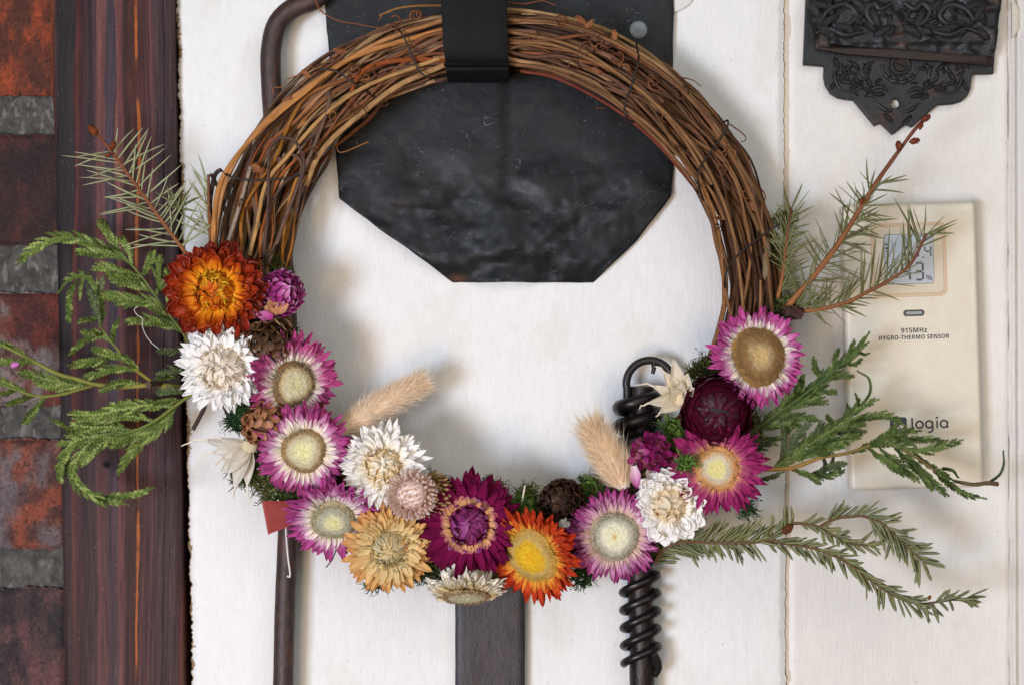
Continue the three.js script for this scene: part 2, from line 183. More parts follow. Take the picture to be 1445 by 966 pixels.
{
  const rod = thing('iron_rod', 'bent brown iron rod running down the white door on the left', 'iron rod');
  const z = 0.011, pts = [[470, -30], [445, -2], [414, 11], [392, 32], [383, 64], [382, 110], [388, 200], [396, 330], [404, 440], [407, 600], [406.5, 740], [402, 850], [398, 1030]].map(([x, y]) => P(x, y, z));
  const g = tube(pts, (t) => 14.2 * S * (1 + 0.008 * Math.sin(t * 60) + 0.006 * Math.sin(t * 141)), { seg: 140, rs: 18 });
  const u = g.attributes.uv; for (let i = 0; i < u.count; i++) { u.setX(i, u.getX(i) * 50 ); u.setY(i, u.getY(i) * 6); }
  mesh('rod', g, phy({ map: rustTex, roughness: 0.55, metalness: 0.2, bumpMap: ironBump, bumpScale: 0.0002 }), rod);
  rod.userData.label = 'bent brown iron rod on the white door, left of the hammered black plate';

  const pk = thing('iron_poker', 'black iron poker handle with wound coil and ring at its top', 'poker');
  const im = phy({ color: '#2b2726', roughness: 0.42, metalness: 0.35, bumpMap: ironBump, bumpScale: 0.0003 });
  const shaft = mesh('shaft', tube([[905, 545], [905, 700], [903, 820], [906, 900], [906, 1030]].map(([x, y]) => P(x, y, 0.009)), (t) => 17.5 * S * (1 + 0.02 * Math.sin(t * 40)), { seg: 50, rs: 18 }), phy({ map: rustTex, color: '#a4a6ac', roughness: 0.45, metalness: 0.35, bumpMap: ironBump, bumpScale: 0.00025 }), pk);
  { const u = shaft.geometry.attributes.uv; for (let i = 0; i < u.count; i++) { u.setX(i, u.getX(i) * 50); u.setY(i, u.getY(i) * 6); } }
  const ring = []; for (let k = 0; k <= 20; k++) { const a = Math.PI * (1.08 - 1.2 * k / 20); ring.push(P(917 + 33 * Math.cos(a), 541 - 33 * Math.sin(a), 0.012)); }
  ring.unshift(P(885, 566, 0.012)); mesh('ring', tube(ring, 5.6 * S, { seg: 70, rs: 12 }), im, pk);
  mesh('ring_spur', tube([P(922, 508, 0.012), P(923, 518, 0.013), P(921, 527, 0.013)], (t) => S * (4.2 - 1.6 * t), { seg: 10, rs: 8 }), im, pk);
  const coil = []; const turns = 14.5, n = Math.round(turns * 14);
  for (let k = 0; k <= n; k++) { const t = k / n, y = t < 0.23 ? lerp(560, 650, t / 0.23) : lerp(650, 930, (t - 0.23) / 0.77), a = t * turns * 2 * Math.PI, w = t < 0.23 ? lerp(25, 31, t / 0.23) : 24.5; coil.push(P(lerp(899, 905, t) + w * Math.cos(a), y + 6 * Math.cos(a) * (t < 0.23 ? -0.3 : -1), 0.010 + w * S * 0.85 * Math.sin(a))); }
  mesh('coil', tube(coil, (t) => S * (t < 0.23 ? 9.5 : lerp(6.6, 5.8, t)), { seg: 520, rs: 10 }), phy({ color: '#241f1e', roughness: 0.35, metalness: 0.3, bumpMap: ironBump, bumpScale: 0.0003 }), pk);
  mesh('coil_end', tube([P(918, 918, 0.015), P(926, 928, 0.014), P(929, 942, 0.012), P(924, 952, 0.010)], (t) => S * (5 + 0.8 * Math.sin(t * 3)), { seg: 20, rs: 10 }), im, pk);
}
// ---------------------------------------------------------------- cast iron letter plate
{
  const lp = thing('letter_plate', 'black cast iron letter plate with pointed ornamental base at top right', 'letter plate');
  const q = (x, y) => [1120 + x / 4.446, y / 4.446], z0 = 0.0035;
  const sh = new THREE.Shape(), at = (p) => { const a = q(...p), w = P(a[0], a[1], 0.003); return [w.x, w.y]; };
  const out = [[92, -160], [88, 0], [72, 398], [192, 408], [203, 420], [200, 480], [210, 530], [240, 580], [285, 607], [330, 616], [385, 622], [515, 780], [552, 764], [625, 833], [706, 770], [745, 788], [900, 652], [1000, 645], [1050, 630], [1085, 600], [1105, 555], [1112, 459], [1248, 455], [1258, 300], [1268, 0], [1274, -160]];
  out.forEach((p, i) => i ? sh.lineTo(...at(p)) : sh.moveTo(...at(p))); sh.closePath();
  const hole = new THREE.Path(), hc = P(...q(641, 650), 0.003); hole.absarc(hc.x, hc.y, 8.4 * S, 0, Math.PI * 2, true); sh.holes.push(hole);
  const ct = tex(256, 256, (u, v) => { const n = fbm(u * 10, v * 10, 3, 4), m = fbm(u * 60, v * 60, 6, 2), r = sm(0.6, 0.72, fbm(u * 7 + 4, v * 7, 15, 4)); return clamp8(mix3(mul3([33, 34, 36], 0.7 + 0.6 * n), [74, 44, 32], r * 0.6).map((c) => c * (0.75 + 0.5 * m))); });
  const cm = phy({ map: ct, roughness: 0.5, metalness: 0.2, bumpMap: ironBump, bumpScale: 0.0004 }), rim = phy({ color: '#2f221b', roughness: 0.55, metalness: 0.15, bumpMap: ironBump, bumpScale: 0.0003 });
  const fixUV = (g, k = 12) => { const p = g.attributes.position, u = g.attributes.uv; for (let i = 0; i < p.count; i++) u.setXY(i, p.getX(i) * k, p.getY(i) * k); return g; };
  const bg = fixUV(new THREE.ExtrudeGeometry(sh, { depth: 0.0022, bevelEnabled: true, bevelSize: 0.0006, bevelThickness: 0.0008, bevelSegments: 3, curveSegments: 24 })); bg.translate(0, 0, 0.0004); mesh('base_plate', bg, cm, lp);
  // flap: tilted sheet, its foot further out than its head
  const flap = slab({ x0: 1168, x1: 1415, y0: -40, y1: 64, nx: 60, ny: 40, z: 0.0085, L: poly([[-40, 1181], [0, 1179], [64, 1170]]), R: poly([[-40, 1416], [0, 1413.5], [62, 1405], [64, 1405]]), T: () => -40, B: (x) => 62 + (x - 1170) * 0.072, zf: (x, y) => 0.0013 * sm(0.3, 0.75, vn(x / 11, y / 11, 18)) + 0.0005 * fbm(x / 5, y / 5, 19, 3), depth: 0.006, bev: 0.0012, bw: 5 });
  const fl = mesh('flap', flap, cm, lp);
  mesh('flap_lip', slab({ x0: 1153, x1: 1404, y0: 60, y1: 95, nx: 40, ny: 10, z: 0.0068, T: (x) => 60 + (x - 1153) * 0.075, B: (x) => 69 + (x - 1153) * 0.075 + 4 * sm(1153, 1200, x), depth: 0.005, bev: 0.0022, bw: 9 }), rim, lp);
  mesh('flap_side', slab({ x0: 1152, x1: 1181, y0: -40, y1: 68, nx: 12, ny: 20, z: 0.0062, L: poly([[-40, 1157], [68, 1152]]), R: poly([[-40, 1181], [68, 1172]]), zf: (x, y) => 0.0012 * sm(1150, 1175, x), depth: 0.004, bev: 0.0012, bw: 5 }), phy({ color: '#362a20', roughness: 0.5, metalness: 0.15, bumpMap: ironBump, bumpScale: 0.0003 }), lp);
  const arc = (cx, cy, r, a0, a1, n = 14) => Array.from({ length: n + 1 }, (_, k) => { const a = lerp(a0, a1, k / n); return [cx + r * Math.cos(a), cy - r * Math.sin(a)]; });
  const orn = (list, r, z, name) => mesh(name, tube(list.map(([x, y], i) => { const a = q(x, y); return P(a[0], a[1], z - 0.0005 + 0.0003 * Math.sin(i * 2)); }), (t) => r * 0.85 * S * (0.5 + 0.6 * Math.sin(Math.PI * Math.min(1, t * 0.9 + 0.1))), { seg: 30, rs: 7 }), cm, lp);
  orn(arc(670, 400, 118, Math.PI * 1.02, Math.PI * 1.98, 18), 4.2, z0, 'arch_moulding'); orn(arc(670, 400, 97, Math.PI * 1.02, Math.PI * 1.98, 18), 3, z0, 'arch_moulding');
  const bc = P(...q(670, 408), 0.0042); const boss = mesh('boss', new THREE.TorusGeometry(12 * S, 3.4 * S, 12, 30), cm, lp); boss.position.copy(bc);
  const scr = new THREE.CylinderGeometry(9 * S, 9.6 * S, 0.0022, 20); scr.rotateX(Math.PI / 2); const s1 = mesh('screw', scr, rim, lp); s1.position.copy(bc);
  const slot = new THREE.BoxGeometry(15 * S, 2 * S, 0.0004); const s2 = mesh('slot', slot, std({ color: '#0c0908', roughness: 1 }), s1); s2.position.z = 0.001; s2.rotation.z = -0.4;
  const R = rng(5);
  const leaf = (x, y, a, l, w, z = z0) => { const g = new THREE.SphereGeometry(1, 12, 8); g.scale(l * S / 4.446, w * S / 4.446, 5 * S); const m = mesh('leaf_relief', g, cm, lp), c = q(x, y); m.position.copy(P(c[0], c[1], z)); m.rotation.z = a; };
  for (const s of [-1, 1]) {                                     // acanthus scrolls either side
    const X = (x) => 655 + s * x, t = s < 0 ? 0 : 12;
    orn([[X(150), 385 + t], [X(200), 420 + t], [X(190), 470 + t], [X(225), 500 + t], [X(250), 455 + t], [X(235), 430 + t]], 4, z0, 'scroll');
    orn([[X(330), 380 + t], [X(300), 410 + t], [X(330), 450 + t], [X(350), 500 + t], [X(300), 520 + t], [X(275), 495 + t]], 4.2, z0, 'scroll');
    orn([[X(400), 440 + t], [X(395), 500 + t], [X(360), 560 + t], [X(300), 575 + t], [X(230), 560 + t]], 3.6, z0, 'scroll');
    orn([[X(60), 575 + t], [X(110), 545 + t], [X(160), 560 + t], [X(185), 595 + t], [X(140), 610 + t]], 4, z0, 'scroll');
    orn([[X(30), 700], [X(80), 690], [X(130), 650], [X(170), 640]], 3.5, z0, 'scroll');
    for (const [x, y, a] of [[270, 410, 0.7], [265, 540, -0.4], [385, 395, 1.2], [180, 520, 1.1], [120, 590, 0.1], [340, 470, -0.9], [60, 740, 0.8]]) leaf(X(x), y + t, s * a, 42, 15);
    orn([[X(480), 130], [X(430), 60], [X(330), 30], [X(260), 90], [X(310), 150], [X(380), 130]], 6, 0.0098, 'scroll');
    orn([[X(40), 20], [X(110), 60], [X(150), 20], [X(200), 70], [X(150), 150], [X(90), 140]], 6, 0.0098, 'scroll');
    orn([[X(220), 200], [X(330), 220], [X(430), 180], [X(520), 210]], 5, 0.0098, 'scroll');
    for (const [x, y, a] of [[240, 30, 0.7], [420, 120, -0.5], [140, 110, 1.2], [330, 170, 0.2], [520, 60, 1.0], [90, 190, -0.5], [480, 30, 0.2]]) leaf(X(x), y, s * a, 70, 26, 0.0096);
    { const lr = rng(s < 0 ? 71 : 72); for (let k = 0; k < 26; k++) { const x = 40 + 400 * lr(), y = lerp(395, 600, lr()); if (y > 560 - 0 && x > 300) continue; if (Math.hypot(x, y - 400) < 130) continue; leaf(X(x), y + t, lr() * 3, 20 + 26 * lr(), 8 + 8 * lr(), z0 - 0.0006); } for (let k = 0; k < 34; k++) leaf(X(30 + 510 * lr()), 20 + 210 * lr(), lr() * 3, 26 + 40 * lr(), 10 + 14 * lr(), 0.0092); }
  }
}
// ---------------------------------------------------------------- wall sensor
{
  const c = P(1285, 488, 0.004), rot = 1.75 * Math.PI / 180; const se = thing('thermo_sensor', 'cream plastic hygro thermo sensor with small grey screen on the right', 'sensor', V(c.x, c.y, 0)); se.rotation.z = rot;
  const W = 187 * S, H = 398 * S, T = 0.0095, loc = (px, py) => [(px - 1285) * S, (488 - py) * S];
  const pl = tex(256, 512, (u, v) => { const n = fbm(u * 5, v * 10, 3, 4), m = fbm(u * 22, v * 30, 5, 3); let k = mix3([227, 217, 194], [216, 204, 180], sm(0.45, 0.75, n) * 0.3); const e = Math.min(u, 1 - u, v * 2, 2 - 2 * v); k = mix3(k, [206, 186, 156], 0.14 * sm(0.55, 0.8, fbm(u * 9, v * 18, 8, 4))); k = mul3(k, 0.985 + 0.03 * m); if (hash(u * 256, v * 512, 4) > 0.9999) k = [90, 80, 70]; return clamp8(k); });
  const pm = phy({ map: pl, roughness: 0.42 });
  const bo = new RoundedBoxGeometry(W, H, T, 6, 0.0022); { const p = bo.attributes.position, u = bo.attributes.uv; for (let i = 0; i < p.count; i++) u.setXY(i, p.getX(i) / W + 0.5, p.getY(i) / H + 0.5); }
  const body = mesh('casing', bo, pm, se); body.position.z = T / 2 + 0.0003; const zf = T + 0.0003;
  const rr = (x0, y0, x1, y1, r) => { const a = loc(x0, y1), b = loc(x1, y0), s = new THREE.Shape(); r *= S; s.moveTo(a[0] + r, a[1]); s.lineTo(b[0] - r, a[1]); s.absarc(b[0] - r, a[1] + r, r, -Math.PI / 2, 0); s.lineTo(b[0], b[1] - r); s.absarc(b[0] - r, b[1] - r, r, 0, Math.PI / 2); s.lineTo(a[0] + r, b[1]); s.absarc(a[0] + r, b[1] - r, r, Math.PI / 2, Math.PI); s.lineTo(a[0], a[1] + r); s.absarc(a[0] + r, a[1] + r, r, Math.PI, 1.5 * Math.PI); return s; };
  const ext = (s, d, b) => new THREE.ExtrudeGeometry(s, { depth: d, bevelEnabled: true, bevelSize: b, bevelThickness: b, bevelSegments: 3, curveSegments: 10 });
  const s0 = rr(1230, 317, 1334, 419, 9); s0.holes.push(new THREE.Path(rr(1233, 320, 1331, 416, 8).getPoints(12).reverse())); const g0 = ext(s0, 0.0003, 0.00025); mesh('screen_surround', g0, std({ color: '#d6bb98', roughness: 0.6 }), se).position.z = zf - 0.0003;
  const s1 = rr(1235, 322, 1329, 414, 7); s1.holes.push(new THREE.Path(rr(1247, 331, 1318, 403, 5).getPoints(12).reverse())); mesh('bezel', ext(s1, 0.0004, 0.0004), std({ color: '#d9cbb1', roughness: 0.45 }), se).position.z = zf - 0.0002;
  const cv = document.createElement('canvas'); cv.width = 292; cv.height = 296; const x = cv.getContext('2d');
  x.fillStyle = '#b9bfc4'; x.fillRect(0, 0, 292, 296); x.fillStyle = '#45484f';
  const seg = (ox, oy, w, h, t, on) => { const B = { a: [ox + t, oy, w - 2 * t, t], g: [ox + t, oy + h / 2 - t / 2, w - 2 * t, t], d: [ox + t, oy + h - t, w - 2 * t, t], f: [ox, oy + t * 0.6, t, h / 2 - t * 0.9], e: [ox, oy + h / 2 + t * 0.3, t, h / 2 - t * 0.9], b: [ox + w - t, oy + t * 0.6, t, h / 2 - t * 0.9], c: [ox + w - t, oy + h / 2 + t * 0.3, t, h / 2 - t * 0.9] }; for (const k of on) x.fillRect(...B[k]); };
  seg(160, 80, 44, 62, 9, 'bc'); x.fillRect(222, 136, 9, 9); seg(232, 76, 42, 64, 9, 'fgbc'); seg(100, 166, 54, 106, 12, 'fgbc'); seg(172, 166, 56, 106, 12, 'abgcd');
  x.font = 'bold 42px sans-serif'; x.fillText('%', 238, 272); x.font = 'bold 30px sans-serif'; x.fillText('°C', 226, 46); x.fillRect(14, 56, 12, 12); x.fillRect(14, 78, 12, 12); x.fillRect(18, 98, 5, 8);
  const ctx = new THREE.CanvasTexture(cv); ctx.colorSpace = THREE.SRGBColorSpace;
  const a = loc(1282.5, 367); const sg = mesh('screen', new THREE.BoxGeometry(72 * S, 73 * S, 0.0004), phy({ map: ctx, roughness: 0.12, color: '#ffffff' }), se); sg.position.set(a[0], a[1], zf);
  const s3 = rr(1247, 331, 1318, 403, 5); s3.holes.push(new THREE.Path(rr(1248.6, 332.6, 1316.4, 401.4, 4).getPoints(12).reverse())); mesh('screen_edge', ext(s3, 0.0003, 0.0001), std({ color: '#8d8f92', roughness: 0.4 }), se).position.z = zf;
  mesh('indicator_rim', ext(rr(1273, 438.5, 1301, 446, 3.2), 0.0002, 0.0002), std({ color: '#4a463f', roughness: 0.4 }), se).position.z = zf - 0.0001;
  mesh('indicator_light', ext(rr(1276, 440.5, 1298, 444, 1.6), 0.0003, 0.0001), phy({ color: '#9aa09c', roughness: 0.2 }), se).position.z = zf + 0.0002;
  const print = (name, px, py, w, h, draw) => { const k = 10, cc = document.createElement('canvas'); cc.width = Math.round(w * k); cc.height = Math.round(h * k); const d = cc.getContext('2d'); d.fillStyle = '#000'; d.fillRect(0, 0, cc.width, cc.height); d.fillStyle = d.strokeStyle = '#fff'; draw(d, k); const t = new THREE.CanvasTexture(cc), o = mesh(name, new THREE.PlaneGeometry(w * S, h * S), std({ color: '#3a3c44', roughness: 0.6, alphaMap: t, transparent: true }), se), l = loc(px, py); o.position.set(l[0], l[1], zf + 0.00006); };
  const fit = (d, s, f, x, y, w) => { d.font = f; const m = d.measureText(s).width; d.save(); d.translate(x, y); d.scale(w / m, 1); d.fillText(s, 0, 0); d.restore(); };
  print('frequency_print', 1287.5, 466, 42, 11, (d, k) => fit(d, '915MHz', 'bold 95px sans-serif', 15, 90, 370));
  print('name_print', 1286.5, 475.5, 104, 10, (d, k) => fit(d, 'HYGRO-THERMO SENSOR', 'bold 82px sans-serif', 20, 80, 990));
  print('maker_print', 1291, 597, 88, 28, (d, k) => {
    d.beginPath(); d.roundRect ? d.roundRect(20, 30, 235, 215, 40) : d.rect(20, 30, 235, 215); d.fill(); d.fillStyle = '#000'; d.fillRect(75, 90, 34, 110); d.fillRect(75, 170, 70, 30); d.beginPath(); d.arc(180, 150, 34, 0, 7); d.fill(); d.fillStyle = '#fff';
    d.lineWidth = 24; d.lineCap = 'round'; const st = (f) => { d.beginPath(); f(); d.stroke(); };
    st(() => { d.moveTo(330, 52); d.lineTo(330, 170); d.quadraticCurveTo(332, 190, 350, 190); });
    st(() => d.arc(432, 142, 48, 0, 7)); st(() => d.arc(566, 142, 48, 0, 7)); st(() => { d.moveTo(614, 110); d.lineTo(614, 210); d.quadraticCurveTo(608, 252, 560, 252); });
    st(() => { d.moveTo(676, 100); d.lineTo(676, 190); }); d.beginPath(); d.arc(676, 52, 16, 0, 7); d.fill();
    st(() => d.arc(772, 142, 48, 0, 7)); st(() => { d.moveTo(820, 110); d.lineTo(820, 190); }); });
}
// ---------------------------------------------------------------- the wreath
const CX = 700, CY = 408, RR = 352, ZC = 0.0205;
const halfW = (a) => { const d = ((a * 180 / Math.PI) % 360 + 360) % 360; return poly([[0, 40], [60, 47], [95, 45], [120, 51], [150, 58], [180, 57], [230, 50], [300, 48], [360, 40]])(d); };
const ringR = (a) => { const d = ((a * 180 / Math.PI) % 360 + 360) % 360; return RR + poly([[0, 11], [45, 4], [90, 0], [135, 3], [165, -6], [180, -8], [270, 0], [360, 11]])(d); };
const wp = (a, rho, phi) => { const r = ringR(a) + halfW(a) * rho * Math.cos(phi), z = ZC + 0.0135 * rho * Math.sin(phi); return P(CX + r * Math.cos(a), CY - r * Math.sin(a), z); };
const wreath = thing('vine_wreath', 'round grapevine wreath of bundled brown twigs hanging from the iron strap', 'wreath', P(CX, CY, ZC));
const wb = wreath.position;
const vineMat = phy({ vertexColors: true, roughness: 0.8, specularIntensity: 0.4, bumpMap: tex(128, 512, (u, v) => clamp8(255 * fbm(u * 16, v * 12, 3, 4)), false), bumpScale: 0.0005 });
vineMat.bumpMap.repeat.set(40, 14);
{
  const R = rng(11);
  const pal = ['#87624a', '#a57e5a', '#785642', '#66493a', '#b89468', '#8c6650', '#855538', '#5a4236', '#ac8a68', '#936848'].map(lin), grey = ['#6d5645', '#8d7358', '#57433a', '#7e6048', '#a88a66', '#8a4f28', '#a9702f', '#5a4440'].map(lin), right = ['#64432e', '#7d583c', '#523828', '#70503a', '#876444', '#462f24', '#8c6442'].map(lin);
  const N = 165;
  for (let i = 0; i < N; i++) {
    const phi0 = i * 2.39996, rho0 = Math.sqrt((i + 0.5) / N) * 0.98; const long = R() < 0.55; const a0 = R() * 6.283, span = long ? lerp(3.6, 6.1, R()) : lerp(1.2, 3.2, R());
    const seg = Math.round(span * 26), tw = (R() - 0.5) * 0.9, pts = [], s = i * 7.3, r = (i % 9 === 0 ? lerp(3.8, 4.8, R()) : lerp(1.5, 3.3, R())) * S;
    const np = Math.round(span * 8);
    for (let k = 0; k <= np; k++) { const a = a0 + span * k / np; const nz = (fbm(a * 4, s, 3, 3) - 0.5), n2 = (fbm(a * 3.4, s + 50, 4, 3) - 0.5); pts.push(wp(a, Math.min(1.06, Math.max(0, rho0 + 0.42 * nz)), phi0 + tw * a + 1.5 * n2)); }
    const c1 = pal[Math.floor(R() * pal.length)], c2 = grey[Math.floor(R() * grey.length)], c3 = right[Math.floor(R() * right.length)], knots = Array.from({ length: Math.ceil(span * 2) }, () => R());
    mesh('vine', tube(pts, (t, k) => { let q = 1 - 0.25 * t + 0.1 * (vn(t * 40, k, i) - 0.5); for (const n of knots) { const d = (t - n) * span * 70; q += 0.38 * Math.exp(-d * d / 3); } return r * q; }, { seg, rs: 7, base: wb, col: (t, k) => {
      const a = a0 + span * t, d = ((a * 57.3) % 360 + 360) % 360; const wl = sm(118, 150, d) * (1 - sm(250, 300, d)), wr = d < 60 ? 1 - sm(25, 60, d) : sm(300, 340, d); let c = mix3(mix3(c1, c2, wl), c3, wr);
      const n = fbm(t * span * 14, k * 0.7, i + 3, 3); return mul3([c[0] * 1.03, c[1], c[2] * 0.93], 0.36 + 1.2 * n * (0.65 + 0.7 * hash(k, i, 5))); } }), vineMat, wreath);
  }
  // loose vines that show on the face of the ring: [points], radius, colour
  const loose = [[[[628, 85], [570, 84], [520, 95], [500, 118], [495, 150]], 4.2, '#8e4a20', 0.034], [[[298, 372], [318, 258], [370, 175], [440, 118], [530, 62], [625, 28]], 4.2, '#a8774a', 0.0335], [[[302, 372], [302, 310], [314, 252], [360, 190], [430, 130], [500, 80], [624, 42]], 4.6, '#b07842', 0.034],
    [[[372, 360], [378, 290], [380, 215], [392, 196], [414, 198], [428, 225], [425, 260], [418, 300]], 2.7, '#5c463c', 0.036], [[[388, 345], [410, 290], [425, 240], [420, 222], [408, 218]], 2.7, '#644c40', 0.0355], [[[378, 372], [395, 330], [405, 300], [425, 250], [455, 175], [465, 140], [462, 132]], 3.4, '#6f5646', 0.035],
    [[[352, 360], [362, 320], [375, 260], [410, 215], [460, 160], [520, 120], [620, 82]], 3.6, '#b48a55', 0.035], [[[322, 340], [335, 300], [352, 240], [352, 238]], 3.6, '#9b8775', 0.0345], [[[432, 262], [446, 226], [470, 195], [510, 160], [560, 122], [626, 92]], 5, '#ac8456', 0.033],
    [[[718, 60], [790, 66], [880, 110], [950, 175], [1005, 260]], 3.4, '#86603e', 0.034], [[[718, 28], [800, 35], [890, 72], [965, 130], [1030, 215], [1075, 320], [1090, 440]], 3.4, '#7a5536', 0.0345], [[[720, 45], [800, 62], [860, 95], [940, 160], [1000, 240], [1035, 330], [1050, 440]], 3.0, '#8c6640', 0.0355], [[[735, 100], [790, 112], [870, 155], [930, 205], [985, 270]], 3, '#7c3d2c', 0.03], [[[718, 90], [780, 100], [860, 140], [940, 210], [1000, 300], [1030, 440]], 3.2, '#7c583a', 0.034],
    [[[1022, 440], [1020, 380], [1010, 310], [985, 245]], 3.2, '#8e6136', 0.033], [[[640, 8], [590, 8], [560, 12], [535, 22]], 2, '#9a6a38', 0.022]];
  loose.forEach(([pp, r, c, z], i) => { const b = lin(c), n = pp.length - 1; mesh('vine', tube(pp.map(([x, y], k) => P(x, y, z - 0.001 * (k === 0 || k === n ? 2 : 0))), (t, k) => r * 0.78 * S * (0.92 + 0.16 * vn(t * 30, k, i)), { seg: 70, rs: 8, base: wb, col: (t, k) => mul3(b, 0.45 + 1.1 * fbm(t * 30, k * 0.9, i + 80, 3) * (0.8 + 0.4 * hash(k, i, 6))) }), vineMat, wreath); });
  const wire = phy({ color: '#2a201d', roughness: 0.5, metalness: 0.2 });
  const wires = [[[310, 238], [322, 248], [350, 254], [385, 254], [420, 248], [437, 243]], [[438, 104], [450, 98], [475, 101], [500, 118], [530, 138]], [[553, 37], [566, 46], [578, 70], [590, 98], [604, 109], [622, 108]], [[898, 62], [901, 85], [892, 118], [882, 148], [884, 166], [895, 173]], [[1022, 172], [1027, 170], [1026, 180], [1008, 208], [988, 236], [985, 256], [992, 280]], [[974, 258], [988, 275], [1000, 295]], [[1098, 306], [1102, 314], [1085, 326], [1058, 346], [1034, 368], [1023, 392], [1025, 415]], [[355, 368], [375, 362], [388, 350], [392, 338]], [[296, 275], [300, 262], [308, 262]]];
  for (const w of wires) { const n = w.length; mesh('binding_wire', tube(w.map(([x, y], k) => P(x, y, 0.0362 - (k === 0 || k === n - 1 ? 0.006 : 0))), 1.45 * S, { seg: 50, rs: 6, base: wb }), wire, wreath); }
  // curly tendrils and bark shreds
  const tcol = ['#7a4522', '#8b5429', '#5d3620'].map((c) => phy({ color: c, roughness: 0.7 }));
  const curls = [[790, 28, 9], [842, 55, 11], [858, 60, 9], [872, 82, 9], [880, 96, 7], [830, 70, 12], [925, 120, 9], [940, 165, 8], [965, 130, 9], [1018, 205, 9], [1030, 222, 8], [1018, 240, 8], [1055, 270, 9], [1020, 300, 8], [1012, 312, 7], [500, 100, 8], [520, 108, 7], [505, 155, 8], [495, 145, 9], [475, 165, 8], [535, 98, 9], [560, 28, 8], [585, 22, 7], [440, 215, 7], [345, 290, 7], [755, 55, 8], [812, 88, 9]];
  curls.forEach(([x, y, r], i) => { const q = rng(300 + i), pts = [], turns = lerp(1.0, 2.6, q()), a0 = q() * 6; let X = x, Y = y; const dx = (q() - 0.5) * 1.4, dy = (q() - 0.5) * 1.4; for (let k = 0; k <= 22; k++) { const t = k / 22, a = a0 + t * turns * 6.283; pts.push(P(X + r * (1 - 0.5 * t) * Math.cos(a) + dx * k, Y + r * (1 - 0.5 * t) * Math.sin(a) + dy * k, 0.033 + 0.004 * Math.sin(a * 0.7 + i))); } mesh('tendril', tube(pts, (t) => S * lerp(1.3, 0.6, t), { seg: 60, rs: 5, base: wb }), tcol[i % 3], wreath); });
  const long = [[[443, -6], [450, 12], [462, 22], [480, 30], [500, 33], [520, 37], [546, 41]], [[440, 92], [425, 104], [405, 112], [398, 122], [386, 124], [385, 134]], [[440, 96], [455, 90], [470, 95]], [[700, 2], [740, 5], [765, 1], [785, 8]], [[520, 200], [480, 215], [475, 196]], [[530, 145], [540, 150], [548, 146], [542, 143]], [[950, 108], [975, 112], [990, 122]], [[990, 150], [1010, 158], [1012, 170]], [[1030, 175], [1050, 190], [1052, 198], [1046, 200]], [[1066, 258], [1080, 275], [1075, 290], [1062, 296]], [[920, 153], [935, 160], [960, 176]], [[840, 152], [855, 153]], [[540, 20], [536, 26], [533, 30]]];
  long.forEach((l, i) => mesh('tendril', tube(l.map(([x, y]) => P(x, y, 0.024)), (t) => S * lerp(1.2, 0.7, t), { seg: 40, rs: 5, base: wb }), tcol[i % 3], wreath));
  const chip = [[405, 140, -0.4, 14], [432, 104, 0.6, 12], [470, 85, 0.3, 12], [480, 72, 0.2, 16], [868, 50, 1.4, 14], [855, 62, -0.3, 16], [820, 28, 0.7, 18], [832, 34, -0.9, 14], [838, 52, 1.2, 14], [1062, 290, 1.1, 13], [1082, 345, 1.3, 26], [1080, 375, 1.5, 34], [365, 240, 0.1, 18], [362, 235, 0.4, 12], [395, 226, 0.8, 12], [840, 100, 0.3, 18]];
  chip.forEach(([x, y, a, l], i) => { const g = new THREE.IcosahedronGeometry(1, 1), p = g.attributes.position; for (let k = 0; k < p.count; k++) { const f = 0.7 + 0.6 * hash(Math.round(p.getX(k) * 50), Math.round(p.getY(k) * 50 + p.getZ(k) * 77), i); p.setXYZ(k, p.getX(k) * f * l * S * 0.55, p.getY(k) * f * 4 * S, p.getZ(k) * f * 3 * S); } g.computeVertexNormals(); const m = mesh('bark_chip', g, i > 9 && i < 12 ? phy({ color: '#7c684a', roughness: 0.8 }) : tcol[i % 3], wreath); m.position.copy(P(x, y, 0.034)).sub(wb); m.rotation.z = -a; });
  for (const [pp, r] of [[[[300, 545], [288, 575], [272, 606]], 3], [[[312, 560], [322, 585], [336, 606]], 3], [[[300, 320], [296, 290], [302, 250], [310, 240]], 3.2], [[[318, 300], [312, 275], [300, 250], [296, 246]], 2.4]]) mesh('twig_end', tube(pp.map(([x, y]) => P(x, y, 0.028)), r * S, { seg: 20, rs: 7, base: wb, col: (t, k) => mul3(lin('#4a3a33'), 0.7 + 0.6 * vn(t * 14, k, 3)) }), vineMat, wreath);
}
// ---------------------------------------------------------------- dried flowers
const petalMat = phy({ vertexColors: true, roughness: 0.9, specularIntensity: 0.2, side: THREE.DoubleSide, transmission: 0.22, thickness: 0 });
const whiteMat = phy({ vertexColors: true, roughness: 1, specularIntensity: 0.2, side: THREE.DoubleSide, transmission: 0.1, thickness: 0 });
const satinMat = phy({ vertexColors: true, roughness: 0.4, side: THREE.DoubleSide, specularIntensity: 0.6 });
const thinMat = phy({ vertexColors: true, roughness: 1, side: THREE.DoubleSide, transmission: 0.35, thickness: 0 });
const stops = (l) => l.map(([u, c]) => [u, lin(c)]);
const grad = (st, u) => { for (let i = 1; i < st.length; i++) if (u <= st[i][0]) return mix3(st[i - 1][1], st[i][1], (u - st[i - 1][0]) / (st[i][0] - st[i - 1][0])); return st[st.length - 1][1]; };
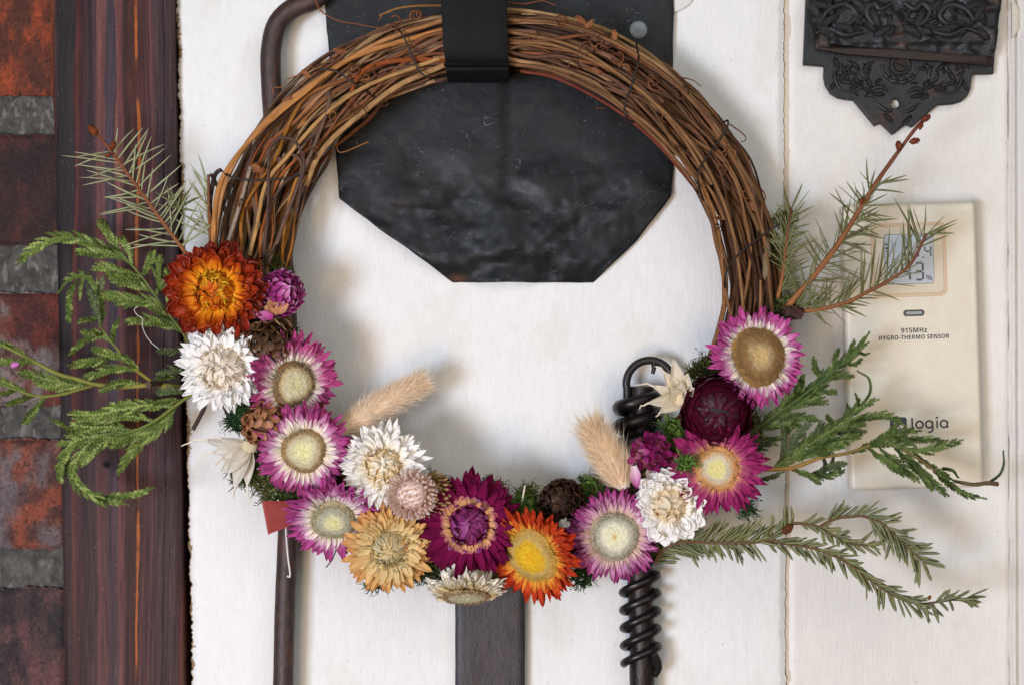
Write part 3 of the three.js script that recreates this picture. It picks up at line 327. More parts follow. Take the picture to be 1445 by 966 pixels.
// one bract: base at the origin, tip along +x, face up +z (picture units)
function petalGeo(L, W, { bend = 0, cup = 0.3, p = 2.4, q = 0.75, base = 0.5, wav = 0.06, st, nu = 9, nv = 8, streak = 0.2, side = 0, curl = 0, tv = 0.24 }, seed) {
  const R = rng(seed), g = new Geo(), cs = [], k1 = R() * 6, k2 = R() * 6; for (let j = 0; j <= nv; j++) cs.push(1 + streak * (R() - 0.5) * 2); const tone = 1 + tv * (R() - 0.5), gs = (R() - 0.5) * 0.16;
  let x = 0, z = 0; const sx = side * (R() - 0.5) * 2;
  for (let i = 0; i <= nu; i++) {
    const u = i / nu, th = bend * u + curl * Math.max(0, u - 0.6) * 4; if (i) { x += L / nu * Math.cos(th); z += L / nu * Math.sin(th); }
    const w = W * (base + (1 - base) * sm(0, 0.5, u)) * Math.pow(Math.max(0, 1 - Math.pow(u, p)), q);
    for (let j = 0; j <= nv; j++) { const v = j / nv * 2 - 1, h = cup * w * v * v + wav * W * Math.sin(k1 + u * 8 + v * 4) + wav * 0.7 * W * ((j & 1) ? 1 : -1) * 0.8; const c = mul3(grad(st, Math.min(1, u + gs + 0.12 * (cs[j] - 1) / Math.max(streak, 0.01) * 0.6)), tone * cs[j] * (0.94 + 0.12 * hash(i, j, seed))); g.v((x - Math.sin(th) * h) * S, (v * w + sx * u * u * L) * S, (z + Math.cos(th) * h) * S, c, u, v); }
  }
  for (let i = 0; i < nu; i++) for (let j = 0; j < nv; j++) { const a = i * (nv + 1) + j; g.q(a, a + nv + 1, a + nv + 2, a + 1); }
  return g.build();
}
function facing(o, tx, ty, twist = 0) { const n = V(tx, ty, 1).normalize(); o.quaternion.setFromUnitVectors(V(0, 0, 1), n); o.rotateZ(twist); }
// layers of bracts round a receptacle
function whorl(parent, { n, r0, len, w, el, elj = 11, z = 0, name = 'petal', mat = petalMat, jit = 0.17, gap, shape }, seed) {
  const R = rng(seed), geos = []; for (let k = 0; k < 8; k++) geos.push(petalGeo(len * lerp(0.86, 1.06, k / 7), w * lerp(0.85, 1.12, R()), { ...shape, bend: (shape.bend ?? 0) + (R() - 0.5) * 0.4, curl: (shape.curl ?? 0) * R() }, seed * 31 + k));
  const off = R() * 6.28;
  for (let k = 0; k < n; k++) { const a = off + (k + (R() - 0.5) * 1.5) / n * Math.PI * 2; if (gap && gap(a)) continue; const m = mesh(name, geos[Math.floor(R() * 8)], mat, parent); m.rotation.order = 'ZYX'; m.rotation.set((R() - 0.5) * 0.9, -(el + (R() - 0.5) * 2 * elj) * Math.PI / 180, a); const r = r0 * (1 + (R() - 0.5) * 0.1); m.position.set(Math.cos(a) * r * S, Math.sin(a) * r * S, (z + (R() - 0.5) * 1.2) * S); m.scale.setScalar(1 + (R() - 0.5) * 2 * jit); }
}
// felt centre: low dome plus short bristles
function centre(parent, rd, { cols, dome = 0.24, ring = '#8a6a3c', fuzz = '#cfc8a0', nb = 420, nf = 700, ecc = 1, z = 3, hollow = 0.15 }, seed) {
  const R = rng(seed), g = new Geo(), st = stops(cols), nr = 22, na = 56;
  for (let i = 0; i <= nr; i++) for (let k = 0; k <= na; k++) { const u = i / nr, a = k / na * Math.PI * 2, kk = k % na, n = fbm(u * 9 * Math.cos(a) + 20, u * 9 * Math.sin(a) + seed, 3, 3), f = vn(u * 40 * Math.cos(a) + 50, u * 40 * Math.sin(a) + 50, seed); const r = u * rd * (1 + 0.05 * Math.sin(a * 3 + seed) + 0.09 * (vn(k % na === 0 ? 0 : k * 0.45, seed, 3) - 0.5)), h = dome * rd * (Math.pow(1 - u * u, 0.6) - hollow * Math.exp(-u * u * 14)) + rd * 0.025 * (f - 0.5) + rd * 0.08 * (n - 0.5); g.v(r * Math.cos(a) * ecc * S, r * Math.sin(a) * S, (z + h) * S, mul3(grad(st, Math.min(1, Math.max(0, u + 0.24 * (n - 0.5)))), 0.8 + 0.4 * f)); }
  for (let i = 0; i < nr; i++) for (let k = 0; k < na; k++) { const a = i * (na + 1) + k; g.q(a, a + na + 1, a + na + 2, a + 1); }
  const d = mesh('flower_centre', g.build(), std({ vertexColors: true, roughness: 0.95 }), parent);
  const b = new Geo(), rc = lin(ring), fc = lin(fuzz);
  const spike = (x, y, zz, dx, dy, dz, w, c) => { const a0 = R() * 6, i0 = []; for (let k = 0; k < 3; k++) i0.push(b.v((x + Math.cos(a0 + k * 2.1) * w) * S, (y + Math.sin(a0 + k * 2.1) * w) * S, zz * S, mul3(c, 0.8))); const t = b.v((x + dx) * S, (y + dy) * S, (zz + dz) * S, mul3(c, 1.15)); for (let k = 0; k < 3; k++) b.f(i0[k], i0[(k + 1) % 3], t); };
  for (let k = 0; k < nb; k++) { const a = R() * 6.283, u = 0.8 + 0.24 * R() * (0.6 + 0.4 * R()), r = u * rd, l = 2.5 + 3.5 * R(), c = mul3(mix3(rc, fc, R() * 0.5), 0.7 + 0.6 * R()); spike(r * Math.cos(a) * ecc, r * Math.sin(a), z + dome * rd * Math.pow(Math.max(0, 1 - u * u), 0.6) - 0.5, (R() - 0.6) * 2 * Math.cos(a), (R() - 0.6) * 2 * Math.sin(a), l, 0.75, c); }
  for (let k = 0; k < nf; k++) { const a = R() * 6.283, u = Math.sqrt(R()) * 0.92, r = u * rd, l = 1 + 1.8 * R(); spike(r * Math.cos(a) * ecc, r * Math.sin(a), z + dome * rd * (Math.pow(1 - u * u, 0.6) - hollow * Math.exp(-u * u * 14)) - 0.3, (R() - 0.5) * 3, (R() - 0.5) * 3, l, 0.5, mul3(mix3(fc, grad(st, u), 0.7), 0.8 + 0.45 * R())); }
  mesh('florets', b.build(), std({ vertexColors: true, roughness: 0.95, side: THREE.DoubleSide }), d, true);
}
function receptacle(parent, r, z, c) { const g = new THREE.SphereGeometry(r * S, 20, 10); g.scale(1, 1, 0.5); const m = mesh('receptacle', g, std({ color: c, roughness: 0.9 }), parent); m.position.z = (z - r * 0.42) * S; }
function bloom(name, label, group, px, py, z, tx, ty, seed) { const o = thing(name, label, 'dried flower', P(px, py, z), group); facing(o, tx, ty, seed * 1.7); return o; }
const G = 'dried strawflowers on the wreath';
// open flower with a visible centre
function openFlower(label, px, py, z, tx, ty, R, rd, pal, cen, seed, o = {}) {
  const f = bloom('strawflower', label, G, px, py, z, tx, ty, seed), L = R - rd * 0.8, w = 0.86 * (o.w ?? R * 0.098), n = o.n ?? 1;
  const sh = (st, b, x = {}) => ({ st: stops(st), bend: b, cup: 0.5, q: o.q ?? 0.62, p: o.p ?? 2.9, wav: 0.18, side: 0.16, curl: 0.3, ...x });
  whorl(f, { n: Math.round(48 * n), r0: rd * 0.75, len: L * 1.04, w: w, el: o.el0 ?? -4, z: -5, shape: sh(pal[0], -0.15), gap: o.gap }, seed + 1);
  whorl(f, { n: Math.round(54 * n), r0: rd * 0.8, len: L * 0.98, w: w * 0.92, el: 6, z: -3, shape: sh(pal[1], -0.1), gap: o.gap }, seed + 2);
  whorl(f, { n: Math.round(58 * n), r0: rd * 0.86, len: L * 0.8, w: w * 0.78, el: 14, z: -1.5, shape: sh(pal[2], -0.15), gap: o.gap }, seed + 3);
  whorl(f, { n: Math.round(56 * n), r0: rd * 0.92, len: L * 0.5, w: w * 0.55, el: 24, z: 0, shape: sh(pal[3], -0.35), gap: o.gap }, seed + 4);
  if (o.inner) whorl(f, { n: 34, r0: rd * 0.98, len: L * o.inner, w: w * 0.6, el: 52, z: 0.5, shape: sh(pal[3], 0.2) }, seed + 5);
  receptacle(f, rd * 0.9, -5, '#8a7448'); centre(f, rd, cen, seed + 6); return f;
}
// closed double flower: flat outer bracts and a heart of bracts folded over
function doubleFlower(label, px, py, z, tx, ty, R, rh, outer, inner, seed, o = {}) {
  const f = bloom('strawflower', label, G, px, py, z, tx, ty, seed), w = o.w ?? R * 0.13, mat = o.mat ?? petalMat;
  const sh = (st, b, x = {}) => ({ st: stops(st), bend: b, cup: 0.5, q: o.q ?? 0.6, p: o.p ?? 3, wav: o.wav ?? 0.1, side: 0.08, tv: o.tv ?? 0.24, streak: o.streak ?? 0.2, ...x });
  const lay = o.layers ?? [[44, 0.3, 0.72, -8], [48, 0.34, 0.64, 4], [44, 0.36, 0.54, 15], [38, 0.38, 0.42, 26]];
  lay.forEach(([n, a, l, el], i) => whorl(f, { n, r0: R * a, len: R * l, w: w * (1 - 0.08 * i), el, elj: o.elj ?? 10, z: -7 + i * 3.2, mat, jit: 0.16, shape: sh(outer[Math.min(i, outer.length - 1)], o.bend ?? 0.12, { curl: o.curl ?? 0 }) }, seed + i + 1));
  const H = o.heart ?? {}; spiral(f, { n: H.n ?? 44, rx: rh * 0.92, rz: rh * (H.rz ?? 0.5), t0: 0.1, t1: 1.62, len: rh * (H.len ?? 0.85), w: H.w ?? w * 0.8, flare: (t) => (H.f0 ?? 0.12) + (H.f1 ?? 0.16) * t, mat, jit: H.jit ?? 0.5, shape: { bend: H.bend ?? -0.15, cup: 0.4, q: o.q ?? 0.6, p: o.p ?? 3, wav: 0.16, side: 0.2, tv: o.tv ?? 0.24, streak: o.streak ?? 0.2 }, pals: inner }, seed + 20);
  { const c = new THREE.SphereGeometry(1, 20, 14); c.scale(rh * 0.86 * S, rh * 0.86 * S, rh * 0.46 * S); mesh('flower_core', c, std({ color: inner[inner.length - 1][0][1], roughness: 0.9 }), f); }
  receptacle(f, rh, -3, o.rc ?? '#9a7a4a'); return f;
}
// bracts in a spiral over a ball or cone; axis +z
function spiral(parent, { n, rx, rz, t0 = 0, t1 = 2.4, len, w, flare, mat = petalMat, name = 'petal', shape, grow = 0, jit = 0.2, pals }, seed) {
  const R = rng(seed), geos = []; for (let k = 0; k < 6; k++) geos.push(petalGeo(len, w * lerp(0.9, 1.1, R()), { ...shape, st: pals ? stops(pals[k % pals.length]) : shape.st }, seed * 17 + k));
  const c0 = Math.cos(t0), c1 = Math.cos(t1);
  for (let i = 0; i < n; i++) { const t = Math.acos(lerp(c0, c1, (i + 0.5) / n)), a = i * 2.39996 + (R() - 0.5) * 0.15, rad = V(Math.sin(t) * Math.cos(a), Math.sin(t) * Math.sin(a), Math.cos(t)), tan = V(-Math.cos(t) * Math.cos(a), -Math.cos(t) * Math.sin(a), Math.sin(t)); const f = (typeof flare === 'function' ? flare(t) : flare) + (R() - 0.5) * jit; const X = tan.clone().multiplyScalar(Math.cos(f)).addScaledVector(rad, Math.sin(f)), Z = rad.clone().multiplyScalar(Math.cos(f)).addScaledVector(tan, -Math.sin(f)), Y = Z.clone().cross(X); const m = mesh(name, geos[Math.floor(R() * 6)], mat, parent); m.quaternion.setFromRotationMatrix(new THREE.Matrix4().makeBasis(X, Y, Z)); const k = 1 - 0.42 * len / rx * Math.cos(f) * 0; m.position.set(rad.x * rx * S, rad.y * rx * S, rad.z * rz * S).addScaledVector(tan, -len * 0.5 * S * Math.cos(f)); m.scale.setScalar((1 + (R() - 0.5) * 0.2) * (1 + grow * (t - 0.8))); }
}
const W0 = '#f3e8d2', pinkPal = (tip, mid) => [[[0, W0], [0.1, '#ecd2d2'], [0.28, mid], [0.55, tip], [1, tip]], [[0, W0], [0.16, '#f0dcd9'], [0.36, mid], [0.66, tip], [1, tip]], [[0, W0], [0.24, '#f3e4dc'], [0.5, mid], [0.85, tip]], [[0, '#ead9b0'], [0.4, W0], [0.75, '#f1dfda'], [1, mid]]];
const creamCen = { cols: [[0, '#e2dc9e'], [0.35, '#dcd6a2'], [0.62, '#c2b795'], [0.85, '#a08558'], [1, '#8c6c40']], ring: '#86642f', fuzz: '#d8d2ae' };
const greyCen = { cols: [[0, '#dfd98f'], [0.35, '#d7d2a4'], [0.55, '#aeab92'], [0.8, '#9c987c'], [1, '#a89468']], ring: '#93865a', fuzz: '#c9c8b2' };

openFlower('big pink flower with wide brown centre at the right end of the flower row', 1069, 503, 0.046, 0.28, 0.1, 67, 37, pinkPal('#c6559a', '#e09cc6'), { cols: [[0, '#cfae74'], [0.25, '#c5a873'], [0.42, '#a58c62'], [0.58, '#8a683c'], [0.82, '#74532e'], [1, '#93703c']], ring: '#8d6a36', fuzz: '#b79a68', dome: 0.24, hollow: 0.3, ecc: 1.08 }, 101, { w: 6.2, el0: 6, n: 1.05 });
openFlower('pink and white flower with pale felt centre beside the rounded brown cone', 428, 635, 0.047, 0.12, -0.1, 64, 29, pinkPal('#b34a86', '#d898bc'), creamCen, 201, { w: 6 });
openFlower('drooping pink and white flower with grey green centre above the red triangle piece', 470, 732, 0.044, 0.06, -0.66, 65, 30, pinkPal('#b84e90', '#dca4c8'), greyCen, 301, { w: 6.4, el0: 10 });
openFlower('tilted pink flower with brown rimmed cream centre between the two left cones', 412, 541, 0.041, 0.7, -0.2, 67, 31, pinkPal('#c2508a', '#e09cbc'), { ...creamCen, cols: [[0, '#dcd19c'], [0.5, '#d9d2ac'], [0.72, '#c0a878'], [0.86, '#84603a'], [1, '#6e4c2a']], ring: '#66431f' }, 401, { w: 7.5, n: 0.8, el0: 12 });
openFlower('rosy pink flower with grey rimmed cream centre next to the fir sprig', 867, 756, 0.046, 0.06, -0.06, 62, 32, [[[0, '#ddb59c'], [0.3, '#cc84a8'], [0.7, '#b04f8a'], [1, '#9c3678']], [[0, '#ddb59c'], [0.35, '#d08cb0'], [0.75, '#b04f8c'], [1, '#a03c7c']], [[0, '#e0bfa6'], [0.5, '#dba3c4'], [1, '#b0548c']], [[0, '#d9bb97'], [0.5, '#e2c3b4'], [1, '#d193bb']]], { cols: [[0, '#c9a060'], [0.09, '#d9d09a'], [0.2, '#e0dcb4'], [0.5, '#dcd8ba'], [0.66, '#b3ae9a'], [0.85, '#97907a'], [1, '#a8987a']], ring: '#857d66', fuzz: '#d5d2bd', dome: 0.16 }, 501, { w: 5, n: 1.15, q: 0.65, p: 3 });
openFlower('magenta flower with yellow centre under the dark burgundy bud', 1012, 660, 0.049, -0.12, -0.12, 66, 28, [[[0, '#d08a70'], [0.1, '#b84478'], [0.4, '#a02c66'], [1, '#942260']], [[0, '#dc9a70'], [0.14, '#be4a7a'], [0.45, '#a6306a'], [1, '#9a2762']], [[0, '#e4aa74'], [0.2, '#c45c80'], [0.5, '#aa346e'], [1, '#a02c68']], [[0, '#e3a45c'], [0.22, '#e2a874'], [0.45, '#c4647e'], [1, '#ac3e70']]], { cols: [[0, '#ddd28a'], [0.4, '#d6cc8c'], [0.55, '#c6bca4'], [0.75, '#c09a70'], [1, '#c98a4c']], ring: '#c78e4e', fuzz: '#d8cf9a', dome: 0.2 }, 601, { w: 6.4, q: 0.75 });
openFlower('orange flower with bright yellow centre below the small brown cone', 752, 783, 0.048, -0.62, -0.38, 69, 37, [[[0, '#e8902c'], [0.2, '#d05224'], [0.6, '#c23a1e'], [1, '#b2341a']], [[0, '#eda034'], [0.22, '#da5a2a'], [0.6, '#c8441f'], [1, '#ba3c1a']], [[0, '#f0b03c'], [0.3, '#e06c2c'], [0.8, '#d04e22'], [1, '#c64420']], [[0, '#f0c84c'], [0.4, '#eaa43c'], [1, '#da6c2c']]], { cols: [[0, '#e2a812'], [0.3, '#dcae14'], [0.55, '#cfa21e'], [0.72, '#b79a58'], [0.88, '#a98a50'], [1, '#b98a34']], ring: '#b58a34', fuzz: '#cfae40', dome: 0.2 }, 701, { w: 6, n: 1.05, el0: 8, q: 0.6, p: 3 });
openFlower('cream flower turned upside down, seen from the side above the flat iron bar', 657, 838, 0.038, 0.03, -2.3, 56, 31, [[[0, '#e6d8b0'], [0.4, '#f4ecd4'], [1, '#f8f2e2']], [[0, '#e6d8b0'], [0.4, '#f4ecd4'], [1, '#f8f2e2']], [[0, '#e0cf9e'], [1, '#f8f2e2']], [[0, '#d9b983'], [1, '#e8d8ac']]], { cols: [[0, '#d8cfa8'], [0.7, '#cfc6a2'], [1, '#a07c44']], ring: '#96682e', fuzz: '#d8d0b0', dome: 0.12 }, 801, { w: 7, el0: -52, n: 0.9 }).children.forEach((c) => { if (c.name === 'petal') c.rotation.y += 0.42; });
{ // double flowers
  doubleFlower('large dark orange flower with yellow heart at the upper left', 303, 411, 0.044, -0.06, 0, 68, 25, [[[0, '#a04012'], [0.3, '#8c2c0c'], [0.7, '#7c220a'], [1, '#701c09']], [[0, '#c4641a'], [0.3, '#a83c10'], [0.7, '#8a260a'], [1, '#7a1f08']], [[0, '#e09020'], [0.25, '#b44a12'], [0.7, '#98300c'], [1, '#8a280a']], [[0, '#ecb028'], [0.4, '#d9801a'], [0.8, '#b04410'], [1, '#a03a0e']]], [[[0, '#e8a822'], [0.5, '#d27418'], [1, '#c05a14']], [[0, '#e0951c'], [1, '#d9a826']], [[0, '#c98a20'], [0.6, '#cf6a18'], [1, '#b84c12']]], 1101, { w: 9.6, q: 0.42, p: 4, mat: satinMat, curl: 0.35, wav: 0.14, rc: '#a8741c', elj: 14 });
  doubleFlower('pure white spiky flower below the dark orange flower', 313, 519, 0.046, 0.02, 0.05, 61, 28, [[[0, '#efe2cc'], [0.4, '#f8f5ef'], [1, '#faf8f4']]], [[[0, '#f0e4d0'], [0.5, '#f4ebde'], [1, '#f0dfc6']], [[0, '#f1e2ca'], [1, '#f4ead9']]], 1201, { layers: [[34, 0.3, 0.74, -6], [36, 0.34, 0.66, 4], [32, 0.38, 0.54, 14], [26, 0.42, 0.4, 26]], heart: { n: 34, len: 1.0, w: 10, f0: 0.06, f1: 0.12, jit: 0.5 }, mat: whiteMat, tv: 0.06, streak: 0.05, w: 10, q: 0.9, p: 2, curl: 0.5, wav: 0.12, elj: 13, rc: '#dcc8a0' });
  doubleFlower('white flower with tan heart beside the left bunny tail', 540, 657, 0.047, 0.08, 0.12, 60, 22, [[[0, '#eddcba'], [0.4, '#f7f1e6'], [1, '#f9f6ef']]], [[[0, '#e8cd9a'], [0.5, '#f2e4c8'], [1, '#f3ead8']], [[0, '#e6c88e'], [1, '#f0dcb4']]], 1301, { heart: { n: 34, len: 1.0, w: 8.5, f0: 0.12, f1: 0.16, jit: 0.7 }, mat: whiteMat, tv: 0.06, streak: 0.05, w: 8, q: 0.85, p: 2.2, curl: 0.5, wav: 0.12, elj: 15, rc: '#d9b97c' });
  doubleFlower('white rounded flower with cream heart beside the small magenta bud', 945, 712, 0.046, 0.05, 0.02, 50, 25, [[[0, '#eee0c4'], [0.4, '#f8f4ec'], [1, '#faf7f1']]], [[[0, '#ecd8b4'], [0.5, '#f0e2c8'], [1, '#e8d0a6']], [[0, '#e2c79a'], [1, '#ecdab8']]], 1401, { mat: whiteMat, tv: 0.06, streak: 0.05, w: 9.5, q: 0.4, p: 4, curl: 0.15, wav: 0.1, elj: 15, rc: '#e0cda6', heart: { n: 22, len: 1.0, w: 7, f0: 0.2, jit: 0.7 } });
  doubleFlower('deep magenta flower with peach ring and purple heart at bottom middle', 662, 740, 0.045, 0.0, 0.02, 71, 25, [[[0, '#861048'], [1, '#640834']], [[0, '#8a124a'], [1, '#680a38']], [[0, '#9c2a5c'], [0.3, '#86124c'], [1, '#6c0c3c']], [[0, '#e0a868'], [0.5, '#e4b284'], [0.8, '#c47a78'], [1, '#9a2a5c']]], [[[0, '#94306e'], [1, '#b4549a']], [[0, '#8c2c74'], [1, '#bc6aa6']], [[0, '#84305e'], [0.7, '#a43a84'], [1, '#cc98bc']]], 1501, { heart: { n: 40, len: 1.05, w: 5, f0: 0.3, f1: 0.1, jit: 0.9 }, w: 6.4, q: 0.55, p: 3.2, elj: 10, rc: '#7a2a5a', layers: [[52, 0.3, 0.72, -8], [58, 0.34, 0.64, 4], [56, 0.36, 0.52, 14], [54, 0.38, 0.2, 22]] });
  doubleFlower('pale orange straw coloured flower with combed yellow heart', 549, 773, 0.046, 0.06, -0.14, 61, 24, [[[0, '#e4bc7c'], [0.5, '#e0ae6c'], [1, '#d69a5c']], [[0, '#e8c688'], [0.5, '#e6bc7a'], [1, '#daa262']], [[0, '#eacd90'], [1, '#e4b876']], [[0, '#ecd8a0'], [1, '#e8c688']]], [[[0, '#ecd8a4'], [1, '#e6cc90']], [[0, '#efe4c2'], [1, '#e4d4a4']], [[0, '#eae2c4'], [1, '#dfd2a8']]], 1601, { w: 6.2, tv: 0.16, q: 0.6, p: 3, elj: 11, rc: '#d2b878', heart: { n: 130, len: 0.9, w: 2.6, f0: 0.2, f1: 0.22, jit: 0.5 } });
  // dark bud
  const b = bloom('strawflower_bud', 'round dark burgundy flower bud between two pink flowers on the right', null, 1012, 580, 0.046, 0.02, 0.02, 3); spiral(b, { n: 130, rx: 43, rz: 34, t0: 0.04, t1: 2.1, len: 27, w: 10, flare: (t) => -0.05 + 0.16 * t, mat: phy({ vertexColors: true, roughness: 0.42, side: 2, specularIntensity: 0.35 }), shape: { st: stops([[0, '#2a0410'], [0.6, '#3a0618'], [1, '#4a0a22']]), bend: -0.45, cup: -0.35, q: 0.42, p: 4, wav: 0.03, streak: 0.12 }, grow: 0.45 }, 1701); { const c = new THREE.SphereGeometry(1, 24, 16); c.scale(41 * S, 41 * S, 30 * S); mesh('bud_core', c, std({ color: '#1c050c', roughness: 0.7 }), b); }
  // small magenta bud, half open
  const mb = bloom('strawflower_bud', 'small magenta half open bud beside the right bunny tail', null, 917, 637, 0.046, 0.05, 0.05, 5); spiral(mb, { n: 34, rx: 13, rz: 10, t0: 0.1, t1: 1.9, len: 27, w: 5.4, flare: (t) => 0.55 + 0.12 * t, shape: { bend: -0.2, cup: 0.4, q: 0.6, p: 3 }, pals: [[[0, '#c88a78'], [0.4, '#b03a80'], [1, '#9c2a74']], [[0, '#dcae9c'], [0.6, '#c45a98'], [1, '#a8307c']], [[0, '#a02a68'], [1, '#8e1f62']]] }, 1801); { const c = new THREE.SphereGeometry(13 * S, 20, 14); mesh('bud_core', c, std({ color: '#7a2a52', roughness: 0.9 }), mb); }
  const lp1 = bloom('fallen_petal', 'single pink petal between magenta bud and right bunny tail', null, 897, 676, 0.05, -0.3, 0.2, 0); mesh('petal', petalGeo(34, 8, { st: stops([[0, '#f0dede'], [0.5, '#e2a8c8'], [1, '#b8408f']]), bend: 0.5, cup: 0.8, q: 0.6, p: 3 }, 5), petalMat, lp1).rotation.z = -1.35 - 0; lp1.children[0].position.set(-2 * S, 18 * S, 0);
  // clover like globe, upper left
  const gl = bloom('clover_flower', 'small purple pink globe flower right of the dark orange flower', null, 396, 414, 0.036, 0.5, 0.25, 2); spiral(gl, { n: 130, rx: 23, rz: 31, t0: 0.1, t1: 2.5, len: 17, w: 4.6, flare: 0.55, shape: { bend: 0.1, cup: 0.7, q: 0.8, p: 2 }, pals: [[[0, '#a8307c'], [1, '#bc4a94']], [[0, '#c05a9a'], [1, '#e0a4c8']], [[0, '#a02a74'], [1, '#b04088']], [[0, '#b8408c'], [0.6, '#cc78b0'], [1, '#eecadc']]] }, 1901); { const c = new THREE.SphereGeometry(1, 20, 14); c.scale(23 * S, 23 * S, 31 * S); mesh('flower_core', c, std({ color: '#7a1f58', roughness: 0.9 }), gl); }
  const lf = bloom('dried_leaf', 'small folded tan leaf under the purple globe flower', null, 386, 442, 0.043, 0.1, 0.3, 0); for (const [a, l, w] of [[1.5, 26, 11], [0.5, 24, 8], [2.6, 16, 7]]) mesh('leaf_blade', petalGeo(l, w, { st: stops([[0, '#c68a5c'], [1, '#d6a478']]), bend: 0.5, cup: 0.5, q: 0.6, p: 2.6, streak: 0.08 }, Math.round(a * 10)), petalMat, lf).rotation.z = a + 0.0;
  const pp = bloom('fallen_petal', 'single pink petal touching the tan leaf and dark orange flower', null, 372, 448, 0.044, 0, 0.2, 0); mesh('petal', petalGeo(24, 8, { st: stops([[0, '#b03a80'], [1, '#d488b8']]), bend: 0.4, cup: 0.6 }, 9), petalMat, pp).rotation.z = 3.0 - 0; pp.children[0].position.x = 12 * S;
  // pale pompoms
  const pom = (label, x, y, z, r, pals, n, seed, tx) => { const o = bloom('pompom_flower', label, null, x, y, z, tx, 0.05, seed % 7); spiral(o, { n, rx: r * 0.66, rz: r * 0.6, t0: 0.05, t1: 2.1, len: r * 0.6, w: r * 0.1, flare: (t) => 1.25 - 0.4 * t, shape: { bend: 0.25, cup: 0.6, q: 0.8, p: 2, tv: 0.08, streak: 0.06 }, pals, }, seed); const c = new THREE.SphereGeometry(r * 0.6 * S, 20, 14); mesh('flower_core', c, std({ color: pals[0][1][1], roughness: 0.9 }), o); };
  pom('small blush pompom flower below the white flower with tan heart', 581, 697, 0.05, 33, [[[0, '#ecc8b4'], [1, '#f6e6dc']], [[0, '#eecdbc'], [1, '#f6ebe0']], [[0, '#e8bca8'], [1, '#f2dccf']]], 210, 2001, 0.05);
  pom('small golden tan pompom flower behind the blush pompom', 607, 698, 0.043, 30, [[[0, '#b08a4c'], [1, '#cdb07a']], [[0, '#a87c3e'], [1, '#d6bd8a']]], 150, 2101, 0.5);
  const kn = bloom('seed_cluster', 'small cluster of peach knobby buds right of the straw coloured flower', null, 592, 762, 0.043, 0.3, 0, 1); { const q = rng(8); for (let k = 0; k < 12; k++) { const g = new THREE.SphereGeometry(1, 12, 9), r = lerp(6.5, 10, q()); g.scale(r * 1.25 * S, r * S, r * S); const m = mesh('bud', g, phy({ color: ['#c98e62', '#d8a67c', '#b87a50'][k % 3], roughness: 0.45 }), kn); m.position.set((-8 + 26 * q()) * S, (-30 + 64 * (k / 11)) * S, (q() - 0.3) * 10 * S); m.rotation.set(q() * 3, q() * 3, -0.4 - 0.6 * q()); } }
}
// ---------------------------------------------------------------- cones
{
  const cone = (name, label, x, y, z, rx, rz, tx, ty, n, len, w, pals, seed, flare, t1 = 2.3, t0 = 0.12) => { const o = thing(name, label, 'cone', P(x, y, z), 'small brown cones on the wreath'); facing(o, tx, ty, seed); o.scale.setScalar(0.86); spiral(o, { n, rx, rz, t0, t1, len, w, flare, name: 'scale', mat: phy({ vertexColors: true, roughness: 0.55, side: 2 }), shape: { bend: 0.15, cup: 0.55, q: 0.4, p: 4, base: 0.6, wav: 0.04, streak: 0.14 }, pals, grow: 0.3 }, seed); const c = new THREE.SphereGeometry(1, 18, 12); c.scale(rx * 0.93 * S, rx * 0.93 * S, rz * 0.93 * S); mesh('cone_core', c, std({ color: pals[0][0][1], roughness: 0.9 }), o); return o; };
  const dk = [[[0, '#3a2618'], [0.6, '#60432c'], [0.9, '#7e5a3c'], [1, '#9c7650']], [[0, '#362315'], [0.7, '#6a4a31'], [1, '#8c6644']]];
  cone('larch_cone', 'small dark larch cone with open rosette under the purple globe flower', 381, 484, 0.042, 25, 34, 0.02, -0.75, 62, 17, 10, dk, 31, 0.36);
  cone('larch_cone', 'dark brown cone between the magenta and rosy pink flowers', 792, 708, 0.04, 25, 34, -0.45, 0.1, 66, 16, 9.5, [[[0, '#24160f'], [0.7, '#3f281b'], [1, '#5a3d29']], [[0, '#20130d'], [0.7, '#4a3022'], [1, '#6a4a33']]], 32, 0.3);
  cone('pine_cone', 'rounded light brown cone with knobby scales left of a pink flower', 374, 598, 0.045, 28, 26, 0.25, -0.3, 44, 15, 10.5, [[[0, '#5a3624'], [0.3, '#a06a46'], [0.8, '#b07a54'], [1, '#a06a46']], [[0, '#4a2e20'], [0.4, '#a8724c'], [1, '#ba855c']]], 33, 0.04, 2.3, 0.15);
}
